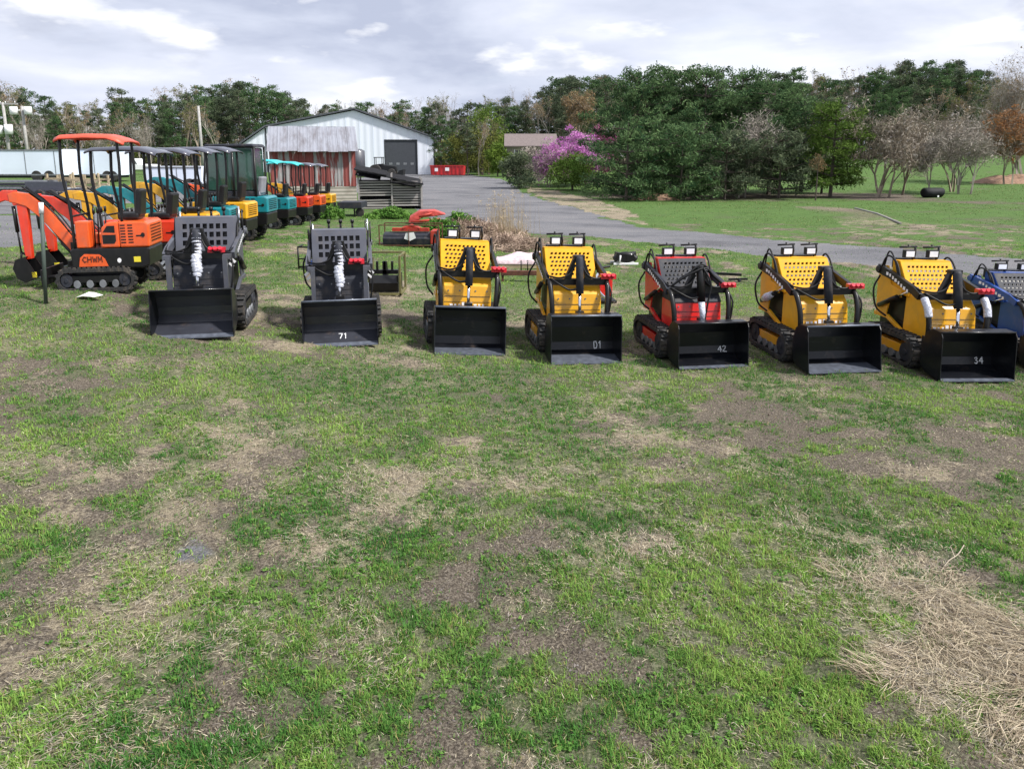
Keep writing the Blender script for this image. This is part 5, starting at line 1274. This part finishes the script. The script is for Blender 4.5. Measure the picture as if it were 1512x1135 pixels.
# clods and pebbles on bare soil
x,y = scatter(60000,2.1,12); g,d,s,r = masks(x,y); k = (rng.random(len(x))<np.clip(d*1.1-.25,0,.7)+np.clip(r-.2,0,.6))&clear_of_machines(x,y); x,y,r,d = x[k],y[k],r[k],d[k]; n = len(x)
c = np.c_[x,y,ground_z(x,y)]; sz = (.003+.007*rng.random(n)**2.5)*(1+.06*y)
o6 = np.array([(1,0,0),(-.5,.87,0),(-.5,-.87,0),(0,0,.9)]); rot = rng.random(n)*6.28; cs,sn = np.cos(rot),np.sin(rot)
pv = o6[None]*sz[:,None,None]*(1+.4*rng.normal(size=(n,4,1))); pv = np.stack([pv[...,0]*cs[:,None]-pv[...,1]*sn[:,None],pv[...,0]*sn[:,None]+pv[...,1]*cs[:,None],pv[...,2]],-1)+c[:,None]
tri = np.concatenate([pv[:,[0,1,3]],pv[:,[1,2,3]],pv[:,[2,0,3]]]); tt = rng.random(n)*.6+np.where(r>.3,.4,0)
tint_mat('pebble',(.06,.045,.037),(.32,.30,.29),transl=0)
o = soup('pebbles',tri,'pebble',tint=np.tile(tt,3)); tag(o,'small clods and pebbles on the bare soil','pebbles',kind='stuff')

# ------------------------------------------------------------ sky, sun, camera
SUN_EL, SUN_AZ = 50.0, 112.0          # azimuth measured from +Y towards +X: behind the machines, to the right
w = bpy.data.worlds.new('World'); sc.world = w; w.use_nodes = True; nt = w.node_tree; N = nt.nodes; L = nt.links
bg = N['Background']; out = N['World Output']
sky = N.new('ShaderNodeTexSky'); sky.sky_type = 'NISHITA'; sky.sun_disc = False; sky.sun_elevation = R(SUN_EL); sky.sun_rotation = R(SUN_AZ)
bg.inputs['Strength'].default_value = .10; L.new(sky.outputs['Color'],bg.inputs['Color'])
tc = N.new('ShaderNodeTexCoord')
mp = N.new('ShaderNodeMapping'); mp.inputs['Scale'].default_value = (1.0,1.0,3.4); mp.inputs['Location'].default_value = (.35,.1,.28); L.new(tc.outputs['Generated'],mp.inputs['Vector'])
def noise(scale, detail=8, rough=.55, dist=0):
    n = N.new('ShaderNodeTexNoise'); n.inputs['Scale'].default_value = scale; n.inputs['Detail'].default_value = detail; n.inputs['Roughness'].default_value = rough; n.inputs['Distortion'].default_value = dist
    L.new(mp.outputs['Vector'],n.inputs['Vector']); return n.outputs['Fac']
cover = ramp(noise(2.2,8,.55),[(.28,(.80,.80,.80)),(.46,(1,1,1))])
tone = ramp(noise(2.6,9,.52,.15),[(.36,(.30,.33,.42)),(.45,(.39,.42,.505)),(.54,(.46,.485,.565)),(.61,(.55,.565,.61))])
mp2 = N.new('ShaderNodeMapping'); mp2.inputs['Scale'].default_value = (1,1,3.0); mp2.inputs['Location'].default_value = (1.7,.4,.9); L.new(tc.outputs['Generated'],mp2.inputs['Vector'])
mp3 = N.new('ShaderNodeMapping'); mp3.inputs['Scale'].default_value = (1,1,3.0); mp3.inputs['Location'].default_value = (1.7,.4,.965); L.new(tc.outputs['Generated'],mp3.inputs['Vector'])
def noise_at(mapn, scale):
    n = N.new('ShaderNodeTexNoise'); n.inputs['Scale'].default_value = scale; n.inputs['Detail'].default_value = 10; n.inputs['Roughness'].default_value = .50; L.new(mapn.outputs['Vector'],n.inputs['Vector']); return n.outputs['Fac']
na, nb_ = noise_at(mp2,5.2), noise_at(mp3,5.2)
puff = math_('MULTIPLY',math_('SUBTRACT',na,.55),11.0,True)
lit = math_('ADD',math_('MULTIPLY',math_('SUBTRACT',na,nb_),5.5),.45,True)
pc = ramp(lit,[(.10,(.33,.355,.43)),(.5,(.53,.545,.59)),(.9,(.68,.68,.685))])
tone = mix(math_('MULTIPLY',puff,.85),tone,pc)
b2 = N.new('ShaderNodeBackground'); L.new(tone,b2.inputs['Color']); b2.inputs['Strength'].default_value = 1.0
ms = N.new('ShaderNodeMixShader'); L.new(cover,ms.inputs['Fac']); L.new(bg.outputs[0],ms.inputs[1]); L.new(b2.outputs[0],ms.inputs[2]); L.new(ms.outputs[0],out.inputs['Surface'])
sl = bpy.data.lights.new('sun','SUN'); sl.energy = 3.6; sl.angle = R(5); sl.color = (1,.96,.90)
so = bpy.data.objects.new('sun',sl); COL.objects.link(so)
az, el = R(SUN_AZ), R(SUN_EL); dv = Vector((math.sin(az)*math.cos(el),math.cos(az)*math.cos(el),math.sin(el)))
so.rotation_euler = (-dv).to_track_quat('-Z','Y').to_euler(); so.location = dv*60
cd = bpy.data.cameras.new('camera'); cam = bpy.data.objects.new('camera',cd); COL.objects.link(cam); sc.camera = cam
cd.sensor_width = 36; cd.lens = 36*FPX/1512; cd.shift_y = -(567.5-CV)/1512; cd.clip_end = 4000; cd.clip_start = .05
cam.location = (0,0,H); cam.rotation_euler = (R(90)-TP,0,0)
sc.view_settings.view_transform = 'Standard'; sc.view_settings.look = 'None'; sc.view_settings.exposure = .88; sc.view_settings.gamma = 1
sc.cycles.max_bounces = 6; sc.cycles.transparent_max_bounces = 4
